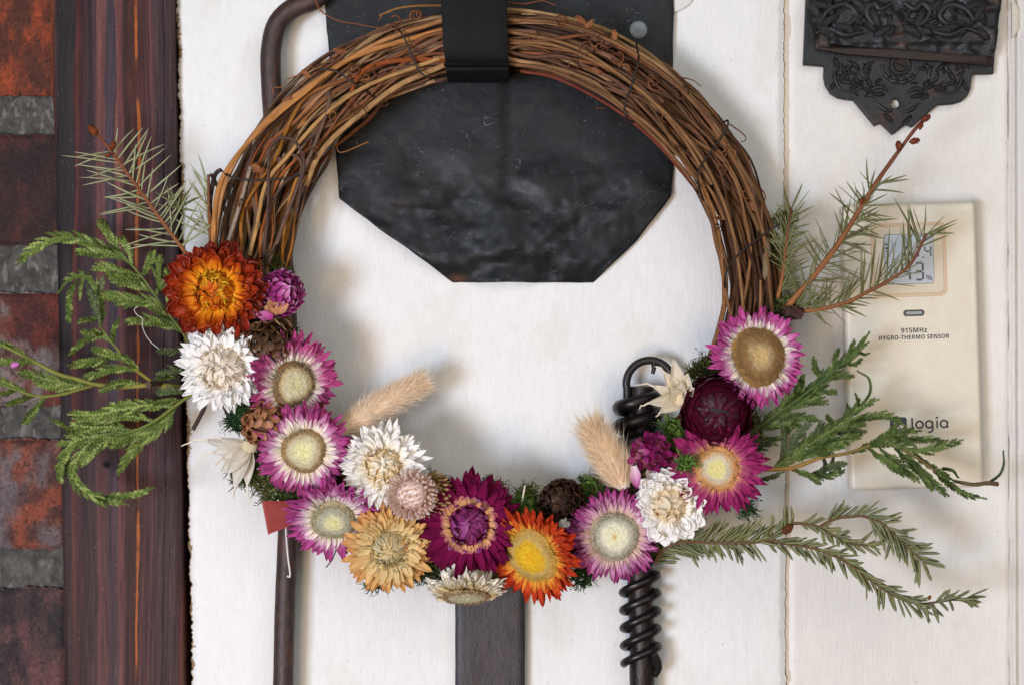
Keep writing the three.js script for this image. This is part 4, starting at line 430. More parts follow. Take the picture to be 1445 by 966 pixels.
// ---------------------------------------------------------------- cream seed heads with thread tips
{
  const head = (label, x, y, z, tx, ty, tw, list, mat, cols, seed) => { const o = thing('nigella_flower', label, 'dried flower', P(x, y, z)); facing(o, tx, ty, 0); const R = rng(seed);
    list.forEach(([a, l, w, el, tail]) => { const m = mesh('bract', petalGeo(l, w, { st: stops(cols), bend: 0.15, cup: 0.55, q: 0.9, p: 1.9, base: 0.35, wav: 0.05, streak: 0.09, nu: 12 }, Math.round(R() * 900)), mat, o); m.rotation.order = 'ZYX'; m.rotation.set((R() - 0.5) * 0.4, -el, a); if (tail) { const pts = []; for (let k = 0; k <= 6; k++) { const t = k / 6; pts.push(V((l * 0.9 + tail * t) * S, tail * 0.35 * t * t * (R() > 0.5 ? 1 : 0.4) * S, (4 + 4 * t) * S)); } mesh('thread_tip', tube(pts, (t) => S * lerp(1.7, 0.7, t), { seg: 16, rs: 5 }), mat === thinMat ? threadMat : threadMat, m); } });
    const c = new THREE.SphereGeometry(1, 16, 12); c.scale(12 * S, 12 * S, 9 * S); mesh('pod', c, std({ color: cols[0][1], roughness: 0.8 }), o); return o; };
  const threadMat = std({ color: '#e6dcc4', roughness: 0.8 });
  head('cream star shaped seed head in front of the ring of the iron poker', 962, 562, 0.045, -0.15, 0.1, 0, [[1.75, 62, 14, 0.5, 0], [2.15, 50, 12, 0.5, 18], [1.25, 48, 16, 0.75, 0], [2.75, 46, 10, 0.35, 26], [3.3, 50, 12, 0.4, 18], [3.75, 40, 12, 0.4, 12], [0.6, 34, 14, 0.8, 0], [2.4, 36, 12, 0.9, 0], [1.5, 40, 12, 0.95, 0]], petalMat, [[0, '#d9c6a0'], [0.3, '#e4d6b8'], [1, '#ebe0ca']], 61);
  head('pale papery seed head with curling threads below the white spiky flower', 352, 628, 0.036, -0.3, -0.2, 0, [[2.95, 62, 13, 0.3, 34], [3.3, 54, 13, 0.3, 26], [3.9, 52, 16, 0.4, 0], [4.5, 62, 16, 0.4, 20], [4.15, 50, 14, 0.6, 0], [3.6, 44, 14, 0.6, 14], [2.7, 44, 12, 0.5, 22], [4.75, 56, 12, 0.3, 26]], thinMat, [[0, '#d2c29c'], [0.3, '#e0d6c2'], [1, '#ebe6da']], 62);
}
// ---------------------------------------------------------------- bunny tails
{
  const tail = (label, path, r, z, len, seed, col) => { const a = P(...path[0], z[0]), o = thing('bunny_tail', label, 'dried grass head', a, 'fluffy bunny tail grass heads'); const pts = path.map(([x, y], i) => P(x, y, lerp(z[0], z[1], i / (path.length - 1)))), c = new THREE.CatmullRomCurve3(pts), R = rng(seed), prof = (t) => r * Math.pow(Math.sin(Math.PI * (0.1 + 0.86 * t)), 0.6);
    const lc = lin(col); mesh('seed_spike', tube(pts, (t) => S * prof(t) * 0.62, { seg: 24, rs: 12, base: a, col: (t, k) => mul3(lc, 0.75 + 0.4 * hash(Math.round(t * 24), k, 3)) }), std({ vertexColors: true, roughness: 1 }), o);
    const g = new Geo(), N = 5200; for (let i = 0; i < N; i++) { const t = 0.02 + 0.96 * Math.pow(R(), 0.9), p = c.getPointAt(t), T = c.getTangentAt(t), up = Math.abs(T.z) > 0.9 ? V(1, 0, 0) : V(0, 0, 1), A = T.clone().cross(up).normalize(), B = A.clone().cross(T), an = R() * 6.283, rad = A.clone().multiplyScalar(Math.cos(an)).addScaledVector(B, Math.sin(an)); const s0 = p.clone().addScaledVector(rad, prof(t) * 0.5 * S), dir = rad.clone().multiplyScalar(0.42 + 0.3 * R()).addScaledVector(T, 0.75).add(V(R() - 0.5, R() - 0.5, R() - 0.5).multiplyScalar(0.5)).normalize(), l = (len * (0.55 + 0.7 * R()) + (R() > 0.97 ? len * (0.6 + R()) : 0)) * S, sidev = dir.clone().cross(V(R() - 0.5, R() - 0.5, R() - 0.5)).normalize().multiplyScalar(0.34 * S), e = s0.clone().addScaledVector(dir, l), m = s0.clone().addScaledVector(dir, l * 0.5).addScaledVector(rad, l * 0.06), cc = mul3(lc, 0.75 + 0.5 * R());
      const v = [s0.clone().add(sidev), s0.clone().sub(sidev), m.clone().add(sidev.clone().multiplyScalar(0.7)), m.clone().sub(sidev.clone().multiplyScalar(0.7)), e].map((q) => g.v(q.x - a.x, q.y - a.y, q.z - a.z, cc)); g.q(v[0], v[1], v[3], v[2]); g.f(v[2], v[3], v[4]); }
    mesh('fluff', g.build(), phy({ vertexColors: true, roughness: 1, side: 2, transmission: 0.5, thickness: 0 }), o, true); return o; };
  tail('fluffy beige bunny tail pointing right above the white flower with tan heart', [[478, 612], [505, 592], [545, 567], [600, 537]], 22, [0.036, 0.024], 20, 71, '#fdecd2');
  tail('fluffy beige bunny tail pointing up beside the iron poker coil', [[882, 690], [868, 660], [850, 630], [833, 598]], 25, [0.041, 0.036], 24, 72, '#fdecd0');
}
// ---------------------------------------------------------------- moss
{
  const R = rng(91), g = new Geo(), cols = ['#4a5a26', '#5f6b30', '#3a4a20', '#74743a', '#6a5a34'].map(lin), brt = ['#5a7a2c', '#6a8a36', '#4a6a28'].map(lin), dark = ['#2c4a22', '#3a5a2a', '#24401e'].map(lin);
  const clumps = [[382, 388, 26, 0.024, 0], [398, 470, 16, 0.026, 0], [336, 592, 18, 0.028, 2], [350, 575, 16, 0.028, 2], [372, 670, 24, 0.03, 0], [345, 668, 20, 0.026, 0], [390, 690, 22, 0.03, 0], [360, 640, 18, 0.03, 1], [430, 700, 24, 0.03, 0], [505, 640, 20, 0.03, 0], [520, 725, 26, 0.03, 0], [595, 800, 22, 0.028, 2], [630, 800, 24, 0.03, 0], [700, 805, 26, 0.03, 0], [735, 712, 16, 0.034, 1], [745, 700, 14, 0.028, 0], [812, 735, 20, 0.03, 0], [822, 812, 15, 0.028, 2], [828, 690, 18, 0.03, 1], [850, 690, 22, 0.028, 0], [905, 690, 20, 0.03, 0], [950, 602, 14, 0.036, 1], [955, 618, 14, 0.036, 1], [985, 525, 14, 0.03, 0], [1000, 515, 13, 0.03, 0], [1055, 625, 22, 0.03, 0], [1060, 600, 18, 0.026, 0], [1056, 718, 9, 0.03, 2], [970, 652, 9, 0.052, 1], [1110, 430, 18, 0.028, 0], [1098, 360, 18, 0.024, 0], [1105, 310, 13, 0.024, 0], [530, 820, 12, 0.03, 2], [690, 700, 26, 0.026, 0], [600, 690, 26, 0.026, 0], [790, 780, 26, 0.028, 0], [470, 690, 26, 0.026, 0], [410, 590, 26, 0.026, 0], [930, 760, 22, 0.028, 0], [990, 620, 24, 0.026, 0], [560, 730, 30, 0.026, 0], [730, 770, 28, 0.026, 0]];
  for (const [x, y, r, z, kind] of clumps) { const pal = kind === 1 ? brt : kind === 2 ? dark : cols, n = Math.round(r * 9); for (let k = 0; k < n; k++) {
    const a = R() * 6.283, d = Math.sqrt(R()) * r, px = x + d * Math.cos(a), py = y + d * Math.sin(a) * 0.85, c = mul3(pal[Math.floor(R() * pal.length)], 0.7 + 0.6 * R()); let p = P(px, py, z + (R() - 0.5) * 0.006), dir = V(R() - 0.5, R() - 0.5, (R() - 0.4) * 0.8).normalize(); const L = (7 + 12 * R()) * S, w = (0.7 + 0.9 * R()) * S; let pr = null; const curl = V(R() - 0.5, R() - 0.5, R() - 0.5);
    for (let s = 0; s <= 4; s++) { const q = w * (1 - s / 5.2), sd = dir.clone().cross(V(0.3, 0.2, 0.9)).normalize(), up = sd.clone().cross(dir), ring = [sd.clone().multiplyScalar(q), up.clone().multiplyScalar(q), sd.clone().multiplyScalar(-q)].map((o) => g.v(p.x + o.x, p.y + o.y, p.z + o.z, c)); if (pr) for (let e = 0; e < 3; e++) g.q(pr[e], pr[(e + 1) % 3], ring[(e + 1) % 3], ring[e]); pr = ring;
      if (s && R() < 0.75) { const t = p.clone().addScaledVector(sd, (R() > 0.5 ? 1 : -1) * (3 + 3 * R()) * S).addScaledVector(dir, 3 * S), m1 = p.clone().lerp(t, 0.5).addScaledVector(up, 1.2 * S), b = g.v(p.x, p.y, p.z, c), e1 = g.v(m1.x, m1.y, m1.z, mul3(c, 1.2)), e2 = g.v(t.x, t.y, t.z, c), e3 = g.v((p.x + t.x) / 2 - up.x * S, (p.y + t.y) / 2 - up.y * S, (p.z + t.z) / 2, c); g.f(b, e1, e2); g.f(b, e2, e3); }
      p = p.clone().addScaledVector(dir, L / 4); dir.addScaledVector(curl, 0.5).normalize(); } } }
  const m = mesh('moss', g.build(), phy({ vertexColors: true, roughness: 0.95, side: 2 }), null, true); tag(m, 'green and olive moss tufts tucked between the flowers', 'moss');
}
// ---------------------------------------------------------------- evergreen sprigs
const barkMat = phy({ vertexColors: true, roughness: 0.7, bumpMap: vineMat.bumpMap, bumpScale: 0.0003 });
const stemTube = (pts, r0, r1, c0, c1, base, seed, seg = 50) => { const a = lin(c0), b = lin(c1); return tube(pts, (t) => S * lerp(r0, r1, t) * (0.92 + 0.2 * vn(t * 40, 1, seed)), { seg, rs: 8, base, col: (t, k) => mul3(mix3(a, b, t), 0.72 + 0.56 * fbm(t * 26, k * 0.7, seed, 3)) }); };
const zpath = (path, z0, z1) => path.map(([x, y], i) => P(x, y, lerp(z0, z1, i / (path.length - 1))));
// needle: unit length along x, slightly bowed, flat underside
function needleGeo(bow, w, tip, c, seed, blunt) { const g = new Geo(), n = 6, R = rng(seed), k = 0.85 + 0.3 * R(); for (let i = 0; i <= n; i++) { const u = i / n, q = w * (blunt ? Math.pow(1 - Math.pow(u, 6), 0.5) * (0.6 + 0.4 * sm(0, 0.25, u)) : (0.55 + 0.45 * sm(0, 0.3, u)) * Math.pow(1 - Math.pow(u, 3.2), 0.7)), y = bow * (u * u - u * 0.4), cc = mul3(mix3(c, tip, u * u), k * (0.9 + 0.2 * hash(i, 3, seed))); g.v(u, y + q, 0, cc); g.v(u, y, q * 0.55, mul3(cc, 1.1)); g.v(u, y - q, 0, cc); g.v(u, y, -q * 0.35, mul3(cc, 1.25)); } for (let i = 0; i < n; i++) for (let k2 = 0; k2 < 4; k2++) { const a = i * 4 + k2, b = i * 4 + (k2 + 1) % 4; g.q(a, a + 4, b + 4, b); } return g.build(); }
const leafMat = phy({ vertexColors: true, roughness: 0.55, side: 2, specularIntensity: 0.6 });
function needleAt(parent, geo, p, dir, len, roll, wid = 1, base) { const m = mesh('needle', geo, leafMat, parent), X = dir.clone().normalize(), up = Math.abs(X.z) > 0.95 ? V(0, 1, 0) : V(0, 0, 1), Y = up.clone().cross(X).normalize(), Z = X.clone().cross(Y); m.quaternion.setFromRotationMatrix(new THREE.Matrix4().makeBasis(X, Y, Z)); m.rotateX(roll); m.position.copy(p).sub(base); m.scale.set(len * S, wid * S * 30, wid * S * 30); return m; }
const rot2 = (v, a) => V(v.x * Math.cos(a) - v.y * Math.sin(a), v.x * Math.sin(a) + v.y * Math.cos(a), v.z);
function bud(parent, x, y, z, r, a, base, c = '#7a3416', n = 18) { const o = new THREE.Group(); o.name = 'bud'; parent.add(o); o.position.copy(P(x, y, z)).sub(base); o.quaternion.setFromUnitVectors(V(0, 0, 1), V(Math.cos(a), -Math.sin(a), 0.1).normalize()); spiral(o, { n, rx: r * 0.55, rz: r * 1.0, t0: 0.1, t1: 2.6, len: r * 0.9, w: r * 0.36, flare: 0.08, name: 'bud_scale', shape: { st: stops([[0, c], [1, '#9a5630']]), bend: -0.2, cup: -0.3, q: 0.6, p: 3 } }, Math.round(x)); }
{ // long needled sprigs
  const gs = (c, t, n0) => [0, 1, 2, 3, 4, 5].map((k) => needleGeo([-0.12, 0.1, 0.2, -0.22, 0.04, -0.05][k], 0.052, lin(t), lin(c), n0 + k));
  const A = gs('#95986e', '#adb08a', 10), B = gs('#6a6b42', '#7f8056', 20);
  // left
  let base = P(268, 372, 0.03), o = thing('pine_sprig', 'pine sprig with long pale needles and red brown bud over the wooden post', 'sprig', base, 'long needled pine sprigs'), pth = zpath([[276, 384], [262, 358], [246, 336], [228, 312], [211, 288], [183, 250], [160, 218], [140, 193], [133, 186]], 0.03, 0.036), c = new THREE.CatmullRomCurve3(pth), R = rng(41);
  mesh('stem', stemTube(pth, 3.0, 1.9, '#8a5426', '#7a3c1c', base, 4), barkMat, o);
  for (let k = 0; k < 50; k++) { const t = 0.14 + 0.74 * (k + R() * 1.6) / 51, p = c.getPointAt(t), T = c.getTangentAt(t), sgn = k % 2 ? 1 : -1, d = sgn > 0 ? rot2(T, lerp(0.55, 1.35, R())) : rot2(T, -lerp(0.6, 1.7, R())); d.z += (R() - 0.35) * 0.7; needleAt(o, A[Math.floor(R() * 6)], p, d, lerp(48, 80, R()) * (t > 0.8 ? 0.85 : 1), (R() - 0.5) * 2, 1, base); }
  bud(o, 131, 184, 0.036, 8.5, Math.PI * 1.28, base); bud(o, 159, 205, 0.037, 6, -1.2, base); bud(o, 152, 219, 0.037, 4, 2.6, base);
  base = P(297, 345, 0.03); o = thing('pine_sprig', 'short upright pine sprig at the left edge of the vine ring', 'sprig', base, 'long needled pine sprigs'); pth = zpath([[297, 350], [296, 320], [294, 285], [294, 246]], 0.03, 0.034); c = new THREE.CatmullRomCurve3(pth); R = rng(42);
  mesh('stem', stemTube(pth, 2.6, 2.0, '#8a5426', '#6a3a20', base, 5), barkMat, o);
  for (let k = 0; k < 16; k++) { const t = 0.1 + 0.75 * R(), p = c.getPointAt(t), T = c.getTangentAt(t), d = rot2(T, lerp(0.15, 1.2, R())); d.z += (R() - 0.5) * 0.5; needleAt(o, A[k % 6], p, d, lerp(36, 56, R()), R() * 2, 1, base); }
  for (let k = 0; k < 20; k++) { const a = R() * 6.283; needleAt(o, B[k % 6], P(252 + 6 * (R() - 0.5), 292 + 8 * (R() - 0.5), 0.034), V(Math.cos(a), Math.sin(a), (R() - 0.2) * 0.8), lerp(18, 40, R()), R() * 2, 1, base); }
  // right
  const side = (label, path, z, r0, r1, cl, seed, extra) => { base = P(...path[0], z[0]); o = thing('pine_sprig', label, 'sprig', base, 'long needled pine sprigs'); pth = zpath(path, ...z); c = new THREE.CatmullRomCurve3(pth); R = rng(seed); mesh('stem', stemTube(pth, r0, r1, '#96602e', '#6a3624', base, seed), barkMat, o); for (const [t0, t1, n, a0, a1, l0, l1] of cl) for (let k = 0; k < n; k++) { const t = lerp(t0, t1, R()), p = c.getPointAt(t), T = c.getTangentAt(t), d = rot2(T, lerp(a0, a1, R())); d.z += (R() - 0.4) * 0.8; needleAt(o, B[Math.floor(R() * 6)], p, d, lerp(l0, l1, R()) * 1.25, (R() - 0.5) * 3, 1.0, base); } };
  side('long bare tipped pine twig with buds reaching up to the letter plate', [[1108, 438], [1124, 418], [1150, 388], [1184, 343], [1215, 293], [1234, 262], [1271, 210], [1292, 182], [1306, 168]], [0.033, 0.045], 4.4, 2.2, [[0.05, 0.5, 38, -1.6, -0.4, 26, 50], [0.08, 0.56, 30, 0.3, 1.4, 26, 48], [0.5, 0.66, 14, -1.9, -0.1, 26, 44], [0.5, 0.66, 8, 0.2, 1.6, 20, 40]], 43);
  bud(o, 1269, 206, 0.044, 7, -1.8, base, '#6a2c22'); bud(o, 1291, 199, 0.044, 7, -0.2, base, '#6a2c22'); bud(o, 1307, 167, 0.046, 7, -0.6, base, '#5a2428'); bud(o, 1300, 178, 0.046, 5, -1.2, base, '#6a2c22'); bud(o, 1216, 284, 0.043, 4.5, -1.7, base, '#7a3416');
  side('curved pine twig whose needles cross the small grey screen', [[1106, 440], [1153, 437], [1197, 426], [1222, 413], [1246, 401], [1284, 374], [1308, 330]], [0.034, 0.044], 3.2, 1.8, [[0.02, 0.4, 34, 0.5, 1.5, 28, 48], [0.1, 0.5, 12, -1.2, -0.2, 18, 36], [0.45, 0.98, 34, 0.35, 1.15, 38, 68], [0.5, 0.95, 8, -0.9, -0.1, 24, 40], [0.97, 1, 4, -1.3, 0.6, 30, 46]], 44);
  side('short pine twig close against the right edge of the vine ring', [[1098, 420], [1104, 392], [1108, 360], [1112, 325], [1117, 294]], [0.031, 0.036], 2.6, 1.6, [[0.05, 1, 46, -1.3, -0.2, 16, 40], [0.3, 1, 30, 0.2, 1.3, 16, 36]], 45);
  { const h = P(1119, 440, 0.036), rb = rng(7), kn = mesh('bud_knot', new THREE.IcosahedronGeometry(10 * S, 2), std({ color: '#3c2018', roughness: 0.8 }), o); kn.position.copy(h).sub(o.position); const p = kn.geometry.attributes.position; for (let i = 0; i < p.count; i++) { const k = 0.65 + 0.7 * hash(Math.round(p.getX(i) * 9e4), Math.round(p.getY(i) * 9e4), 3); p.setXYZ(i, p.getX(i) * k * 1.5, p.getY(i) * k, p.getZ(i) * k); } kn.geometry.computeVertexNormals(); }
}
{ // fir sprig
  const B = [0, 1, 2, 3, 4, 5].map((k) => needleGeo([-0.06, 0.08, 0.12, -0.12, 0.03, 0][k], 0.075, lin(k % 2 ? '#8a8a5e' : '#7a7e5a'), lin(k % 3 ? '#787a4e' : '#6a7050'), 50 + k, true));
  const base = P(940, 790, 0.034), o = thing('fir_sprig', 'fir sprig with short flat needles reaching right below the sensor', 'sprig', base), R = rng(46);
  const br = (path, z, r0, r1, cl) => { const pth = zpath(path, ...z), c = new THREE.CatmullRomCurve3(pth); mesh('stem', stemTube(pth, r0, r1, '#6a4a2e', '#5f4a30', base, 6), barkMat, o); for (const [t0, t1, n, a0, a1, l0, l1] of cl) for (let k = 0; k < n; k++) { const t = lerp(t0, t1, (k + R() * 0.7) / n), p = c.getPointAt(t), T = c.getTangentAt(t), d = rot2(T, lerp(a0, a1, R())); d.z += (R() - 0.35) * 0.9; needleAt(o, B[Math.floor(R() * 6)], p, d, lerp(l0, l1, R()), (R() - 0.5) * 1.6, 0.95, base); } };
  br([[925, 795], [935, 776], [962, 765], [1010, 765], [1061, 765]], [0.032, 0.038], 2.8, 2.6, [[0.12, 1, 46, 0.5, 1.1, 30, 46], [0.0, 0.4, 24, -1.25, -0.6, 26, 44], [0.35, 1, 28, -1.3, -0.5, 20, 34]]);
  br([[1061, 765], [1088, 762], [1112, 767], [1149, 773], [1190, 790], [1230, 819], [1264, 841], [1297, 851], [1345, 846], [1370, 843]], [0.038, 0.042], 2.4, 1.2, [[0, 0.75, 58, 0.1, 0.75, 20, 34], [0, 0.75, 40, -1.15, -0.35, 22, 36], [0.75, 1, 26, -1.6, 0.9, 16, 34]]);
  br([[1061, 765], [1090, 756], [1110, 745], [1122, 738], [1149, 741], [1176, 755], [1203, 767], [1236, 770]], [0.038, 0.043], 2.6, 1.2, [[0, 0.35, 16, 0.5, 1.2, 22, 34], [0.4, 1, 24, 0.2, 0.9, 16, 28], [0.4, 1, 20, -0.9, -0.2, 14, 26]]);
  br([[1158, 742], [1180, 731], [1205, 728], [1220, 728], [1247, 739], [1274, 765], [1295, 784], [1307, 795]], [0.041, 0.045], 2.4, 1.2, [[0.05, 1, 36, 0.3, 0.95, 24, 36], [0.4, 1, 28, -1.0, -0.45, 26, 44]]);
  bud(o, 1112, 746, 0.041, 9, 2.4, base, '#4a3226'); bud(o, 1312, 843, 0.043, 3.5, -1.4, base, '#8a6a3a');
}
// cedar: flat sprays of overlapping scale leaves, one mesh per frond
function scaleLeaf(g, p, T, N, B, l, w, h, c) { const a = [p, p.clone().addScaledVector(T, l * 0.5).addScaledVector(B, w), p.clone().addScaledVector(T, l), p.clone().addScaledVector(T, l * 0.5).addScaledVector(B, -w), p.clone().addScaledVector(T, l * 0.55).addScaledVector(N, h), p.clone().addScaledVector(T, l * 0.5).addScaledVector(N, -h)]; const ct = mul3(c, 1.18), i = a.map((v, k) => g.v(v.x, v.y, v.z, k === 2 ? ct : k === 4 ? mul3(c, 1.08) : c)); for (const [x, y, z] of [[0, 1, 4], [1, 2, 4], [2, 3, 4], [3, 0, 4], [1, 0, 5], [2, 1, 5], [3, 2, 5], [0, 3, 5]]) { const k = [x, y, z].map((e) => { const v = a[e]; return g.v(v.x, v.y, v.z, [g.c[i[e] * 3], g.c[i[e] * 3 + 1], g.c[i[e] * 3 + 2]]); }); g.f(...k); } }
function cedarTwig(g, pts, w, pal, R, step = 4.4) { const c = new THREE.CatmullRomCurve3(pts), len = c.getLength() / S, n = Math.max(2, Math.round(len / step)); const N0 = V((R() - 0.5) * 0.4, (R() - 0.5) * 0.4, 1).normalize(), tone = mul3(pal[Math.floor(R() * pal.length)], 0.7 + 0.5 * R()); for (let k = 0; k <= n; k++) { const t = k / n, p = c.getPointAt(t), T = c.getTangentAt(t), B = N0.clone().cross(T).normalize(), N = T.clone().cross(B).normalize(), q = w * (0.75 + 0.35 * Math.sin(Math.PI * Math.min(1, t * 0.8 + 0.25))) * (1 - 0.45 * sm(0.6, 1, t)), cc = mul3(tone, (0.92 + 0.16 * R()) * lerp(0.85, 1.12, t)); scaleLeaf(g, p.clone().addScaledVector(T, -1.5 * S), T, N, B, 7.4 * S, q * 0.5 * S, 1.5 * S, cc); for (const s of [-1, 1]) { const d = T.clone().multiplyScalar(0.97).addScaledVector(B, s * 0.19).normalize(); scaleLeaf(g, p.clone().addScaledVector(B, s * q * 0.15 * S).addScaledVector(T, -1.6 * S), d, N, d.clone().cross(N).normalize(), (6.4 + 1.4 * R()) * S, q * 0.32 * S, 1.2 * S, mul3(cc, 0.88 + 0.2 * R())); } } }
function frond(parent, base, path, { z = [0.03, 0.034], w = 4.3, side = 0, ang = 0.55, step = 11, pal, seed, sides = 2, prof }) {
  const R = rng(seed), g = new Geo(), pts = zpath(path, ...z), c = new THREE.CatmullRomCurve3(pts), len = c.getLength() / S; cedarTwig(g, pts, w, pal, R);
  if (side) { let k = 0; for (let d = step * 0.8; d < len * 0.95; d += step * (0.42 + 0.16 * R())) { const t = d / len, s = k++ % 2 ? 1 : -1; if (sides === 1 && s < 0) continue; if (sides === -1 && s > 0) continue; const p = c.getPointAt(t), T = c.getTangentAt(t), L = 1.42 * side * (prof ? prof(t) : Math.min(1, 0.55 + t) * Math.pow(1 - t, 0.45)) * (0.8 + 0.4 * R()); if (L < 5) continue; const a = s * (ang + (R() - 0.5) * 0.2), d0 = rot2(T, a), d1 = rot2(T, a * 0.55), q1 = p.clone().addScaledVector(d0, L * 0.5 * S), q2 = q1.clone().addScaledVector(d1, L * 0.5 * S); q1.z += (R() - 0.4) * L * 0.1 * S; q2.z += (R() - 0.5) * L * 0.25 * S; cedarTwig(g, [p, q1, q2], w * 0.88, pal, R); if (L > 20) for (const [f, e] of [[0.4, 1], [0.55, -1], [0.7, 1]]) { const b = p.clone().lerp(q2, f), dd = rot2(d0, e * 0.55); cedarTwig(g, [b, b.clone().addScaledVector(dd, L * 0.18 * S), b.clone().addScaledVector(rot2(dd, -e * 0.2), L * 0.34 * S)], w * 0.8, pal, R); } } }
  mesh('frond', g.build(base), leafMat, parent);
}
{
  const LG = ['#6b7c3d', '#7b8c48', '#5e7036', '#909e5a'].map(lin), LD = ['#66724a', '#727e56', '#5c6c48'].map(lin), RG = ['#536432', '#60713a', '#48592c', '#6c7c46'].map(lin), RD = ['#4f5a3a', '#5a6444'].map(lin);
  const zl = (l, k, ox, oy) => l.map(([x, y]) => [ox + x / k, oy + y / k]);
  const make = (label, b, z, k, ox, oy, stems, fr, seed) => { const base = P(...b, z[0]), o = thing('cedar_sprig', label, 'sprig', base, 'flat cedar sprigs'); stems.forEach(([p, r0, r1, c0, c1, zz], i) => mesh('stem', stemTube(zpath(zl(p, k, ox, oy), ...(zz ?? z)), r0, r1, c0, c1, base, seed + i), barkMat, o)); fr.forEach(([p, s, opt], i) => frond(o, base, zl(p, k, ox, oy), { z: [z[0] + 0.001 * (i % 3), z[1] + 0.003 * ((i * 7) % 4 - 1.5) / 2], side: s, seed: seed * 50 + i, pal: LG, ...opt })); };
  const K = 3.018;
  make('upper cedar sprig with bright green fronds left of the dark orange flower', [266, 482], [0.026, 0.038], K, 0, 320, [[[[810, 510], [770, 440], [700, 350], [600, 210], [510, 110]], 2, 1.3, '#6a6a2e', '#5f7a3a']], [
    [[[520, 115], [430, 85], [340, 55], [250, 48], [150, 90], [72, 160]], 17, {}], [[[560, 160], [500, 125], [420, 115], [330, 105]], 15, {}], [[[600, 215], [540, 200], [480, 180], [405, 170]], 17, {}], [[[650, 280], [580, 250], [520, 235], [460, 205]], 15, {}], [[[705, 350], [640, 325], [560, 310], [440, 288]], 18, {}], [[[775, 445], [700, 415], [620, 400], [542, 404]], 15, {}],
    [[[600, 210], [625, 175], [650, 110]], 16, {}], [[[660, 295], [680, 240], [670, 190], [685, 130]], 15, {}], [[[715, 370], [725, 290], [712, 185]], 14, {}], [[[800, 500], [750, 525], [675, 530]], 13, { pal: LD }], [[[510, 110], [480, 60], [440, 0], [420, -25]], 13, {}], [[[560, 160], [545, 100], [520, 60], [500, 50]], 10, {}], [[[620, 240], [560, 225], [500, 215]], 13, {}], [[[740, 400], [690, 370], [640, 345]], 11, {}]], 1);
  make('middle cedar sprig on a forked yellow stem that leaves the picture', [276, 548], [0.027, 0.04], K, 0, 320, [[[[850, 690], [760, 682], [660, 672], [520, 680], [410, 670], [320, 645], [240, 622], [110, 555], [0, 500], [-60, 480]], 3.6, 2.2, '#8a7a2c', '#6f7a30'], [[[410, 668], [340, 690], [260, 712], [160, 720], [60, 690], [-20, 655]], 2.5, 1.6, '#7f7a30', '#6a7a34'], [[[640, 655], [560, 592], [490, 510], [430, 430], [425, 400]], 2.4, 1.3, '#8a7a2c', '#5f7a3a'], [[[700, 672], [660, 668], [630, 672]], 4.2, 4.0, '#5a3a26', '#4f3624']], [
    [[[430, 420], [432, 340], [400, 245], [350, 208], [295, 222], [252, 275]], 10, { pal: LG, sides: 2 }], [[[330, 225], [300, 290], [290, 400]], 10, {}], [[[352, 215], [345, 260], [340, 305]], 7, {}], [[[415, 330], [425, 270], [440, 220]], 8, { pal: LD }], [[[432, 395], [385, 395], [338, 402]], 10, { pal: LG }], [[[430, 420], [405, 350], [385, 290], [370, 250]], 8, { pal: LD }],
    [[[455, 470], [385, 475], [340, 500], [298, 540]], 11, {}], [[[505, 545], [430, 565], [300, 588]], 13, {}], [[[580, 610], [480, 605], [365, 640]], 13, {}], [[[480, 500], [485, 440], [508, 392]], 8, {}], [[[475, 490], [410, 455], [350, 448]], 11, {}], [[[540, 575], [470, 545], [400, 518]], 12, {}], [[[600, 625], [560, 580], [520, 545]], 9, {}], [[[440, 440], [420, 460], [395, 440]], 7, {}],
    [[[600, 668], [520, 665], [432, 692]], 13, {}], [[[385, 680], [280, 665], [170, 640], [85, 618]], 16, {}], [[[330, 690], [230, 680], [150, 665]], 12, {}], [[[200, 715], [160, 765], [102, 835]], 13, {}], [[[150, 715], [90, 735], [32, 755]], 13, {}], [[[110, 700], [60, 680], [0, 655], [-40, 640]], 13, {}], [[[160, 580], [70, 575], [-30, 570]], 11, {}], [[[120, 555], [50, 515], [-30, 490]], 11, {}], [[[80, 690], [30, 705], [-20, 715]], 10, {}],
    [[[800, 630], [740, 612], [675, 628]], 12, { pal: LD }], [[[800, 600], [775, 588], [750, 585]], 6, { pal: LD }], [[[760, 640], [700, 640], [660, 650]], 9, {}]], 2);
  make('lower cedar sprig that hangs and curls over the wooden post', [273, 553], [0.028, 0.041], K, 0, 320, [[[[830, 700], [740, 765], [650, 830], [560, 870], [450, 892]], 2.6, 1.5, '#80802f', '#627a38']], [
    [[[560, 868], [450, 885], [350, 900], [300, 925], [280, 980], [312, 1070], [360, 1125], [430, 1150]], 17, { prof: (t) => 1 - 0.55 * t }], [[[430, 1150], [500, 1145], [570, 1140], [648, 1112]], 9, { w: 4 }], [[[360, 1120], [420, 1170], [450, 1190]], 6, { w: 4 }], [[[380, 1130], [440, 1160], [540, 1182]], 7, { w: 4 }], [[[750, 760], [700, 840], [630, 890], [570, 950], [530, 1000], [508, 1045]], 16, {}], [[[740, 765], [640, 760], [520, 775], [400, 800], [300, 798]], 18, {}], [[[650, 825], [560, 805], [450, 810], [320, 815]], 18, {}], [[[560, 868], [480, 850], [400, 850], [310, 845]], 17, {}], [[[800, 715], [740, 698], [675, 705]], 12, { pal: LD }], [[[320, 885], [270, 845], [212, 818]], 7, {}], [[[420, 895], [370, 930], [330, 990], [305, 1060]], 15, {}], [[[500, 882], [450, 910], [400, 950], [350, 1000]], 15, {}], [[[700, 800], [640, 850], [560, 900], [470, 930]], 17, {}], [[[610, 850], [540, 890], [450, 905]], 14, {}], [[[350, 900], [300, 950], [262, 1010], [255, 1080]], 12, {}], [[[780, 740], [720, 740], [660, 750]], 12, {}]], 3);
  const Kr = 3.449;
